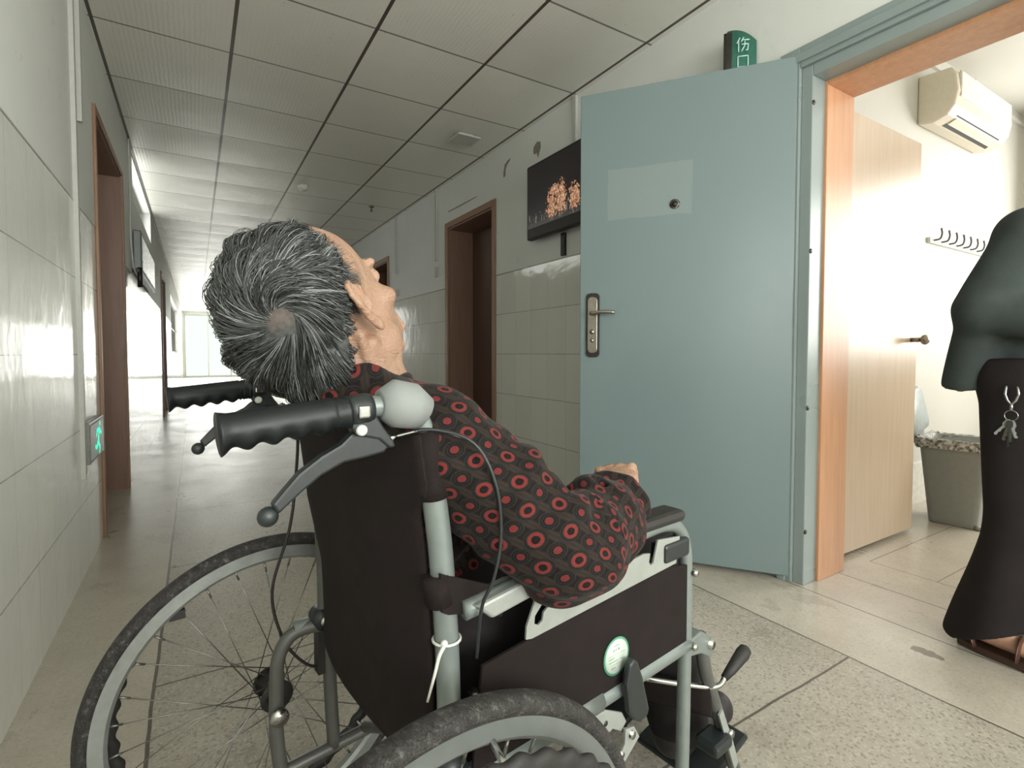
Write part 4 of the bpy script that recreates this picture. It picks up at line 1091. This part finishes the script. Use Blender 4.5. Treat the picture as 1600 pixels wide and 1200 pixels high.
# radial field of the hair mass: distance of the outer surface from a centre inside the head
hc = np.array((0, -.035, .025))
def hair_r(dv):                                            # dv (n,3) unit local directions -> radius of the mass surface
    best = np.zeros(len(dv))
    for c0, r0 in (((-.006, -.020, .036), (.074, .094, .078)), ((-.016, -.056, .004), (.069, .056, .068)), ((0, -.068, -.036), (.050, .036, .036))):
        o_ = (hc - np.array(c0)) / np.array(r0); d_ = dv / np.array(r0)
        a = (d_ ** 2).sum(1); b = (d_ * o_).sum(1); c_ = (o_ ** 2).sum() - 1; disc = b * b - a * c_
        t = np.where(disc > 0, (-b + np.sqrt(np.maximum(disc, 0))) / a, 0); best = np.maximum(best, t)
    return best
WH = HM.T @ unit(.10 * e_r - .20 * e_u - .97 * e_f)                                # whorl direction
NS = 15000
# strand roots on the scalp
dv = rng.normal(size=(NS * 3, 3)); dv /= np.linalg.norm(dv, axis=1)[:, None]
# more density near the whorl
pos = hc + dv * hair_r(dv)[:, None]
ok = (pos[:, 1] < hairline(pos[:, 2], pos[:, 0]) - .007) & (pos[:, 2] > -.085)
dv = dv[ok][:NS]; NS = len(dv)
clump = np.array([noise.noise_vector(Vector(d_ * 9.0)) for d_ in dv])
clump2 = np.array([noise.noise_vector(Vector(d_ * 26.0 + 5)) for d_ in dv])
lift_c = np.array([noise.noise(Vector(d_ * 5.0 + 3)) for d_ in dv])
K = 11
pos = hc + dv * hair_r(dv)[:, None]; mrg = hairline(pos[:, 2], pos[:, 0]) - pos[:, 1]
length = (.075 + .035 * rng.random(NS)) * (1 + .35 * clump[:, 0]) * np.clip(mrg / .055, .22, 1)
near = np.arccos(np.clip(dv @ WH, -1, 1))
pts = np.zeros((NS, K, 3)); d = dv.copy(); lift0 = .0015 + .010 * np.maximum(0, lift_c + .10) + .005 * rng.random(NS)
sl_ = length / (K - 1)
bald = np.exp(-(near / .20) ** 2)
for k in range(K):
    r_ = hair_r(d); t = k / (K - 1)
    prof_ = np.sin(np.pi * min(1, t * 1.15 + .08)) if t < .85 else .45
    rad = r_ + lift0 * (.35 + 1.3 * prof_) - .004 * bald
    pts[:, k] = hc + d * rad[:, None]
    rv = d - (d @ WH)[:, None] * WH; rv -= (rv * d).sum(1)[:, None] * d
    ta = np.cross(WH, d); nr = np.linalg.norm(rv, axis=1)[:, None] + 1e-6; nt = np.linalg.norm(ta, axis=1)[:, None] + 1e-6
    ang_now = np.arccos(np.clip(d @ WH, -1, 1))
    up_side = (d @ unit((0, .2, 1)))                         # above the whorl the hair sweeps over, below it falls
    swirl = np.clip(1.15 - ang_now * .85, .05, 1.2)
    step = rv / nr + ta / nt * (-swirl)[:, None] + clump * .50 + clump2 * .26
    # combed towards the nape and over to the right side
    step += np.where(up_side < .45, 1, 0)[:, None] * np.array((.0, .0, -.55)) * (.2 + t)
    step += np.maximum(0, up_side)[:, None] * np.array((.35, .25, 0.0)) * t
    step -= (step * d).sum(1)[:, None] * d; step /= np.linalg.norm(step, axis=1)[:, None] + 1e-6
    d = d + step * (sl_ / rad)[:, None]; d /= np.linalg.norm(d, axis=1)[:, None]
flip = rng.random(NS)
pts[:, -1] += dv * (.004 * (flip > .8))[:, None]; 
W3 = pts @ HM.T + HC
# three-sided tapered tubes, several shades
def strands(sel, rad, mat, name):
    Pp = W3[sel]; n_ = len(Pp)
    T = np.gradient(Pp, axis=1); T /= np.linalg.norm(T, axis=2)[..., None] + 1e-9
    up = Pp - HC; up /= np.linalg.norm(up, axis=2)[..., None]
    Bn = np.cross(T, up); Bn /= np.linalg.norm(Bn, axis=2)[..., None] + 1e-9; Nn = np.cross(Bn, T)
    tt = np.linspace(0, 1, K); rr_ = rad * np.minimum(1, (1.05 - tt) * 2.2)
    vs = np.stack([Pp + (Nn * math.cos(a) + Bn * math.sin(a) * 1.3) * rr_[None, :, None] for a in (R(90), R(210), R(330))], 2)
    vid = np.arange(n_ * K * 3).reshape(n_, K, 3); Q = []
    for m in range(3):
        m2 = (m + 1) % 3
        Q.append(np.stack([vid[:, :-1, m], vid[:, :-1, m2], vid[:, 1:, m2], vid[:, 1:, m]], -1).reshape(-1, 4))
    return np_mesh(name, vs.reshape(-1, 3), np.concatenate(Q), mat, hair)
def hair_mat(name, col, r_=.42):
    n = NT(name); f = n.noise(n.pos(), 90, 3)
    return n.out(n.ramp(f, [(.3, tuple(c * .6 for c in col)), (.7, col)]), r_, 0, .55)
idx = np.arange(NS); keep = rng.random(NS) > .55 * bald; pick = rng.random(NS) + .35 * clump2[:, 1] - .12 * (dv[:, 2] > .75)
for nm, lo, hi, col, rd in (('dark_hair_strands', -9, .38, (.034, .035, .034), .00044), ('grey_hair_strands', .38, .86, (.105, .112, .110), .00038), ('white_hair_strands', .86, 9, (.36, .39, .39), .00034)):
    o = strands(idx[(pick >= lo) & (pick < hi) & keep], rd, hair_mat(nm, col), 'hair_strands')
    tag(o, nm.replace('_', ' '), kind='stuff')

# ---------------------------------------------------------------- his patterned shirt
n = NT('ringed_shirt_print'); uvv = n.uv(); s = n.sep(uvv)
a_ = n.math('DIVIDE', n.math('ADD', s[0], n.math('MULTIPLY', s[1], .22)), .0250); b_ = n.math('DIVIDE', s[1], .0275)
ia, ib = n.math('FLOOR', a_), n.math('FLOOR', b_)
par = n.math('MODULO', n.math('ADD', n.math('ADD', ia, ib), 2000.0), 2.0)
fa = n.math('MULTIPLY', n.math('SUBTRACT', n.math('FRACT', a_), .5), .0250); fb = n.math('MULTIPLY', n.math('SUBTRACT', n.math('FRACT', b_), .5), .0275)
wn_ = n.math('MULTIPLY', n.math('SUBTRACT', n.noise(n.scale(uvv, (300, 300, 1)), 1.0, 2), .5), .0018)
rr = n.math('ADD', n.math('SQRT', n.math('ADD', n.math('MULTIPLY', fa, fa), n.math('MULTIPLY', fb, fb))), wn_)
K_, BR, RD, RD2, TE = (.0050, .0040, .0040), (.026, .015, .011), (.170, .024, .021), (.140, .021, .020), (.011, .016, .015)
ring_c = n.ramp(n.math('DIVIDE', rr, .0158), [(0, K_), (.27, K_), (.29, RD), (.51, RD), (.54, TE), (.66, K_), (.74, BR), (.80, TE), (.90, K_)], 'CONSTANT')
dot_c = n.ramp(n.math('DIVIDE', rr, .0158), [(0, RD2), (.27, RD2), (.29, K_), (.42, TE), (.50, K_), (.60, BR), (.68, TE), (.75, K_)], 'CONSTANT')
pc = n.mix(par, ring_c, dot_c)
st_ = n.math('ABSOLUTE', n.math('SUBTRACT', n.math('FRACT', n.math('ADD', n.math('MULTIPLY', a_, 1.0), .0)), .5))
stripe = n.ramp(st_, [(0, K_), (.30, BR), (.38, (.035, .022, .016)), (.43, TE), (.47, BR)], 'CONSTANT')
far_ = n.math('GREATER_THAN', rr, n.math('ADD', .0128, n.math('MULTIPLY', par, -.0014)))
pc = n.mix(far_, pc, stripe)
pc = n.mix(n.math('MULTIPLY', n.noise(n.scale(uvv, (900, 900, 1)), 1.0, 2), .45), pc, K_)
n.bump(n.math('ADD', n.math('MULTIPLY', n.noise(n.pos(), 900, 2), .25), n.noise(n.pos(), 22, 3)), .5, .003)
n.b.inputs['Sheen Weight'].default_value = .06; n.b.inputs['Sheen Roughness'].default_value = .4
M['shirt'] = n.out(pc, .85, 0, .2)

T_ = SDF(axis_((-.31, .35, .0042)), axis_((-.10, .56, .0042)), axis_((.46, .965, .0042)))
PEL, CHE = np.array((0, .165, .56)), np.array((.01, .125, .74))
T_.cap(PEL, CHE, .128, .125, .05); T_.ell((.015, .115, .76), (.160, .082, .105), None, .05)
T_.cap(SL + np.array((.0, -.01, .0)), SR + np.array((-.01, -.01, .0)), .066, .068, .05)
T_.cap(SR + np.array((-.05, -.02, .015)), NB + np.array((.02, -.03, .005)), .052, .050, .04)
T_.cap(SL + np.array((.05, -.02, .015)), NB + np.array((-.04, -.02, .015)), .052, .048, .04)
T_.ell((.05, .010, .868), (.135, .050, .058), None, .04)                                       # rounded upper back
T_.cap(SR, ER + np.array((-.005, -.01, .0)), .068, .067, .03)
T_.cap(SL, EL, .062, .06, .03)
# forearm: separate bulge so that a crease forms at the elbow
T_.cap(ER + np.array((.005, .02, -.002)), ER + (WRR - ER) * .55, .058, .060, .010)
T_.cap(ER + (WRR - ER) * .55, WRR + np.array((-.002, -.016, -.004)), .058, .046, .02)
T_.cap(EL, WLL, .058, .045, .012)
fa_ = unit(WRR - ER)
for t_, R_, r_, w_ in ((.20, .052, .015, .25), (.40, .054, .0145, -.34), (.58, .052, .015, .38), (.76, .047, .014, -.30), (.92, .042, .011, .2)):
    T_.torus(ER + (WRR - ER) * t_ + np.array((0, 0, .004)), unit(fa_ + np.array((w_, 0, w_ * .8))), R_, r_, .010)
ua_ = unit(ER - SR)
for t_, w_ in ((.55, .5), (.80, -.35)):
    T_.torus(SR + (ER - SR) * t_, unit(ua_ + np.array((w_ * .4, w_, 0))), .060, .0115, .014)
T_.cap((.225, .240, .795), (.262, .272, .735), .016, .010, .016, 's'); T_.cap((.262, .272, .735), (.318, .262, .690), .010, .005, .014, 's')
T_.cap((.240, .315, .775), (.275, .325, .700), .009, .005, .012, 's')
# folds rippling over the whole garment
X, Y, Z = np.meshgrid(*T_.ax, indexing='ij')
T_.V += (.0030 * np.sin(38 * X + 52 * Z + 2.2 * np.sin(21 * Y)) * np.sin(26 * Y + 14 * Z + 1.0) + .0014 * np.sin(95 * Z - 60 * Y + 3 * np.sin(40 * X))).astype(np.float32)
# the back lies against the canvas, the forearm on its pad
cy = np.interp(Z, [.44, .50, .60, .72, .80, .868], [.068, .070, .068, .060, .050, .040]) - .016 - .030 * (1 - np.minimum(1, np.abs(X / .238)) ** 2.2) * (0.6 + .4 * np.sin((Z - .44) * 6))
T_.V = np.maximum(T_.V, np.where((Z < .875) & (np.abs(X) < .236), cy + .009 - Y - np.clip((Z - .862) * 5, 0, .05), -1).astype(np.float32))
T_.V = np.maximum(T_.V, np.where((Z < .705), np.minimum(np.minimum(.705 - Z, X - .215), np.minimum(.271 - X, Y - .265)), -1).astype(np.float32))
# openings: neck and cuffs
T_.cap(NB + np.array((.0, .005, .012)), NB + (LP(0, -.02, -.05) - NB) * .8, .050, .056, .006, 's')
T_.cap(WRR - fa_ * .012, WRR + fa_ * .08, .034, .040, .006, 's')
T_.cap(WLL + unit(WLL - EL) * .0, WLL + unit(WLL - EL) * .06, .032, .04, .006, 's')
segs = [(PEL, CHE + np.array((0, 0, .02)), .125, .0), (SR, ER, .066, .35), (ER, WRR, .062, .20), (SL, EL, .062, .1), (EL, WLL, .055, 0), (CHE + np.array((0, -.02, .05)), CHE + np.array((.02, -.04, .22)), .14, .0)]
def shirt_uv(co, quads):
    fc = co[quads].mean(1); D = []
    for a, b, r_, _ in segs:
        d = b - a; t = np.clip(((fc - a) @ d) / (d @ d), 0, 1); D.append(np.linalg.norm(fc - a - t[:, None] * d, axis=1) - r_)
    D = np.array(D); D[5] += .004; own = D.argmin(0)
    uv = np.zeros((len(quads), 4, 2)); P = co[quads]
    for i, (a, b, r_, of) in enumerate(segs):
        m = own == i
        if not m.any(): continue
        d = unit(b - a); ref = unit(np.cross(d, (0.2, .1, 1.0) if abs(d[2]) < .8 else (0, 1, 0))); r2 = np.cross(d, ref)
        q = P[m] - a; v_ = q @ d; c1 = q @ ref; c2 = q @ r2
        cm = fc[m] - a; phi0 = np.arctan2(cm @ r2, cm @ ref)[:, None]; phi = np.arctan2(c2, c1)
        phi = phi0 + (phi - phi0 + np.pi) % (2 * np.pi) - np.pi
        uv[m, :, 0] = (phi + of) * r_ + 3; uv[m, :, 1] = v_ + 3 + of
    return uv.reshape(-1, 2)
co, q = T_.mesh()
shirt = np_mesh('shirt', co, q, M['shirt'], man, 1, shirt_uv)
# turned collar band at the neck
cb = MB()
cc = NB + (LP(0, 0, -.10) - NB) * .10; ca = unit(LP(0, 0, -.06) - NB)
r1 = unit(np.cross(ca, (1, 0, 0))); r2 = np.cross(ca, r1)
cb.tube([tuple(cc + (r1 * math.cos(a) + r2 * math.sin(a)) * .056 + ca * (.004 * math.cos(2 * a))) for a in [2 * math.pi * k / 48 for k in range(48)]], .010, 12, closed=True)
co_ = cb.build('collar', M['shirt'], man)
l = co_.data.uv_layers.new(name='UVMap')
for lp in co_.data.loops:
    v_ = np.array(co_.data.vertices[lp.vertex_index].co) - cc; l.data[lp.index].uv = (math.atan2(v_ @ r2, v_ @ r1) * .056 + 3, v_ @ ca * 1.0 + 3.013)

TR = SDF(axis_((-.27, .27, .007)), axis_((.0, .86, .007)), axis_((.12, .66, .007)))
TR.cap(HIPR, HIPL, .105, .105, .04); 
for h_, k_, a_ in ((HIPR, KR, AR), (HIPL, KL, ALf)):
    TR.cap(h_, k_, .092, .074, .03); TR.cap(k_, a_ + np.array((0, -.01, -.01)), .072, .062, .02)
    TR.cap(a_ + np.array((0, 0, .01)), a_ + np.array((0, .0, -.09)), .042, .045, .004, 's')
X, Y, Z = np.meshgrid(*TR.ax, indexing='ij')
TR.V += (.003 * np.sin(40 * X + 30 * Z) * np.sin(35 * Y)).astype(np.float32)
TR.V = np.maximum(TR.V, (.468 - Z + 10 * (Y > .52)).astype(np.float32) * (Y < .52) + (-1.0) * (Y >= .52))
co, q = TR.mesh()
np_mesh('trousers', co, q, simple('black_trousers', (.012, .010, .010), .85, sc=30, bump=.3, spec=.2), man, 2)
for s_, a_ in ((1, AR), (-1, ALf)):
    SH = SDF(axis_((a_[0] - .07, a_[0] + .07, .004)), axis_((a_[1] - .09, a_[1] + .21, .004)), axis_((.085, .22, .004)))
    SH.cap((a_[0], a_[1] - .03, .138), (a_[0] + .012 * s_, a_[1] + .13, .132), .040, .036, .03); SH.cap((a_[0], a_[1] - .02, .13), (a_[0], a_[1] - .01, .18), .042, .042, .02)
    X, Y, Z = np.meshgrid(*SH.ax, indexing='ij'); SH.V = np.maximum(SH.V, (.102 - Z).astype(np.float32))
    SH.cap((a_[0], a_[1] - .0, .17), (a_[0], a_[1], .24), .034, .036, .004, 's')
    co, q = SH.mesh(); np_mesh('shoe', co, q, simple('black_shoe', (.014, .012, .012), .5), man, 1)

# ---------------------------------------------------------------- person standing in the doorway, facing right of the picture (-Y)
px_, py_ = 2.24, .53
p2 = lambda x, y, z: np.array((px_ + x, py_ + y, z))     # x away from the viewer's side, y behind, z up
S = SDF(axis_((1.9, 2.58, .009)), axis_((.16, .86, .009)), axis_((.02, .70, .012), (.70, 1.0, .005), (1.0, 1.40, .012), (1.40, 1.72, .0055)))
H2 = p2(0, -.16, 1.535); HM2 = np.stack([np.array((-1., 0, 0)), np.array((0, -1., 0)), np.array((0, 0, 1.))], 1)
head(S, H2, HM2, False, sc=.95)
S.cap(p2(0, -.11, 1.49), p2(0, -.05, 1.36), .05, .055, .03); S.cap(p2(-.14, -.03, 1.31), p2(.14, -.03, 1.31), .055, .055, .04)
S.cap(p2(0, -.01, 1.25), p2(0, .0, .95), .11, .11, .06)
for s_ in (-1, 1):
    S.cap(p2(.08 * s_, .0, .90), p2(.085 * s_, .035, .10), .070, .035, .03)
    S.cap(p2(.085 * s_, .09, .062), p2(.095 * s_, -.08, .050), .030, .024, .02)
    for k in range(5):
        S.cap(p2(.095 * s_ + (.028 - .014 * k) * s_, -.075, .048), p2(.095 * s_ + (.030 - .015 * k) * s_, -.118 + .006 * k, .042), .0105 - .0006 * k, .009 - .0006 * k, .004)
    e_ = p2(.20 * s_, .06, 1.07); wv = p2(.19 * s_, -.18, 1.03)
    S.cap(p2(.17 * s_, -.03, 1.30), e_, .042, .036, .02); S.cap(e_, wv, .034, .024, .015)
    hand(S, wv, (-.3 * s_, -1, .05), (.9 * s_, -.2, .2), -s_, .8, .9)
co, q = S.mesh()
lady = np_mesh('person', co, q, M['skin2'], None, 1)
tag(lady, 'person in a loose dark tunic and long black trousers standing in the doorway', 'person')
CL = SDF(axis_((1.88, 2.60, .0065)), axis_((.20, .90, .0065)), axis_((.78, 1.46, .0065)))
CL.cap(p2(-.12, -.015, 1.31), p2(.12, -.015, 1.31), .085, .085, .05); CL.ell(p2(0, .0, 1.20), (.180, .120, .16), None, .05)
CL.cap(p2(0, .0, 1.15), p2(0, .005, .88), .145, .160, .05)
for s_ in (-1, 1):
    CL.cap(p2(.15 * s_, -.01, 1.29), p2(.20 * s_, .075, 1.09), .082, .072, .03)
    CL.cap(p2(.20 * s_, .070, 1.09), p2(.19 * s_, -.11, 1.045), .068, .060, .015)
    CL.cap(p2(.19 * s_, -.12, 1.04), p2(.19 * s_, -.22, 1.03), .046, .05, .004, 's')
CL.cap(p2(-.16, .09, 1.04), p2(-.12, .135, .86), .062, .060, .03)                            # full back of the tunic hanging out
CL.cap(p2(.12, .09, 1.02), p2(.08, .12, .86), .055, .055, .03)
X, Y, Z = np.meshgrid(*CL.ax, indexing='ij')
CL.V += (.005 * np.sin(22 * X + 26 * Z + 2 * np.sin(9 * Y)) * np.sin(17 * Y + 7 * Z)).astype(np.float32)
CL.V = np.maximum(CL.V, (.845 + .015 * np.sin(18 * X) - .09 * np.clip(.62 - Y, 0, .2) * 0 - Z).astype(np.float32))
CL.cap(p2(0, -.06, 1.38), p2(0, -.12, 1.50), .058, .06, .006, 's')
co, q = CL.mesh()
np_mesh('tunic', co, q, simple('dark_grey_green_cloth', (.046, .056, .054), .9, var=.15, sc=12, bump=.4, bsc=500, spec=.15), lady, 2)
CT = SDF(axis_((1.9, 2.58, .0075)), axis_((.20, .90, .0075)), axis_((.03, .95, .0075)))
CT.cap(p2(-.07, .0, .90), p2(.07, .0, .90), .125, .125, .04)
for s_ in (-1, 1):
    CT.cap(p2(.085 * s_, .0, .86), p2(.09 * s_, -.01, .42), .108, .090, .03)
    CT.cap(p2(.09 * s_, -.01, .42), p2(.10 * s_, .035, .05), .090, .135, .02)
    CT.cap(p2(.10 * s_, .025, .10), p2(.10 * s_, .02, .0), .09, .11, .004, 's')
X, Y, Z = np.meshgrid(*CT.ax, indexing='ij')
CT.V += (.006 * np.sin(24 * (X + Y)) * np.sin(14 * (X - Y) + 4 * Z)).astype(np.float32)
CT.V = np.maximum(CT.V, (.045 + np.clip((py_ + .13 - Y) * .55, 0, .11) - Z).astype(np.float32))
co, q = CT.mesh()
np_mesh('trousers', co, q, simple('black_flared_trousers', (.020, .0165, .0165), .88, var=.12, sc=12, bump=.3, bsc=500, spec=.15), lady, 2)
for s_ in (-1, 1):
    sm = MB(); ol = []
    for k in range(28):
        a = 2 * math.pi * k / 28; w_ = .046 if math.sin(a) < 0 else .040
        ol.append((px_ + .092 * s_ + w_ * math.cos(a), py_ - .005 + .150 * math.sin(a)))
    sm.prism(ol, 2, .001, .024); so = sm.build('sandal', simple('brown_sandal', (.045, .022, .014), .4), lady, bevel=.004)
    MB().tube([tuple(p2(.092 * s_ + .047 * math.cos(a), -.015, .026 + .052 * math.sin(a))) for a in [R(180 * k / 14) for k in range(15)]], .017, 10, flat=.22).tube([tuple(p2(.092 * s_ + .044 * math.cos(a), .085 + .02 * math.sin(a), .026 + .05 * math.sin(a))) for a in [R(180 * k / 14) for k in range(15)]], .012, 10, flat=.3).build('sandal_strap', simple('brown_leather', (.075, .036, .024), .35), so)
hh = SDF(axis_((2.1, 2.38, .006)), axis_((.38, .72, .006)), axis_((1.46, 1.70, .006)))
hh.ell(H2 + np.array((0, .02, .042)), (.082, .098, .088), None, .01); hh.ell(H2 + np.array((0, .055, -.02)), (.068, .055, .06), None, .02)
hh.ell(H2 + np.array((0, -.075, -.03)), (.075, .075, .085), None, .01, 's')
co, q = hh.mesh(); np_mesh('hair', co, q, simple('black_hair', (.015, .013, .012), .5, sc=150, bump=.5), lady, 1)

# bunch of keys hanging at the hip
kx, ky, kz = 2.030, .528, .79
kb = empty('bunch_of_keys', (kx, ky, kz)); tag(kb, 'bunch of metal keys on a ring hanging at the hip of the standing person', 'keys'); bpy.context.view_layer.update()
kroot = np.array((kx, ky, kz))
MB().tube([(kx, ky - .012, kz + .075), (kx, ky - .014, kz + .05), (kx, ky - .008, kz + .035), (kx, ky, kz + .022), (kx, ky + .008, kz + .035), (kx, ky + .014, kz + .05), (kx, ky + .012, kz + .075)], .0035, 8).cyl((kx, ky, kz + .025), (kx, ky, kz), .004, 8)
k_ = [MB().tube([(kx, ky - .012, kz + .075), (kx, ky - .015, kz + .05), (kx, ky - .009, kz + .032), (kx, ky, kz + .020), (kx, ky + .009, kz + .032), (kx, ky + .015, kz + .05), (kx, ky + .012, kz + .075)], .0036, 8).cyl((kx, ky, kz + .022), (kx, ky, kz + .004), .0045, 8).build('clip', CR_),
      MB().ring((kx, ky, kz - .012), 0, .015, .0012, 40, 6).build('key_ring', CR_)]
for (a, L, w_, m) in ((38, .055, .009, M['plate']), (14, .060, .010, M['brass']), (-4, .062, .011, CR_), (-16, .05, .009, M['plate']), (2, .075, .007, CR_)):
    mb = MB(); aa = R(a); dy, dz = math.sin(aa), -math.cos(aa)
    def kp(u, v_, off): return (kx - .002 + off, ky + dy * u + dz * v_, kz - .026 + dz * u - dy * v_)
    out_ = [(0, -w_ * .6), (.006, -w_), (.018, -w_), (.024, -w_ * .45), (L, -w_ * .45), (L + .003, 0), (L, w_ * .45), (L * .85, w_ * .15), (L * .75, w_ * .45), (L * .62, w_ * .2), (.024, w_ * .45), (.018, w_), (.006, w_), (0, w_ * .6)]
    o_ = .0016 * (len(k_) - 3)
    n_ = len(out_); mb.add([kp(*q_, -.0008 - o_) for q_ in out_] + [kp(*q_, .0008 - o_) for q_ in out_], [tuple(range(n_)), tuple(range(2 * n_ - 1, n_ - 1, -1))] + [(i, i + n_, (i + 1) % n_ + n_, (i + 1) % n_) for i in range(n_)], False)
    k_.append(mb.build('key', m))
for o in k_: put(o, kb)
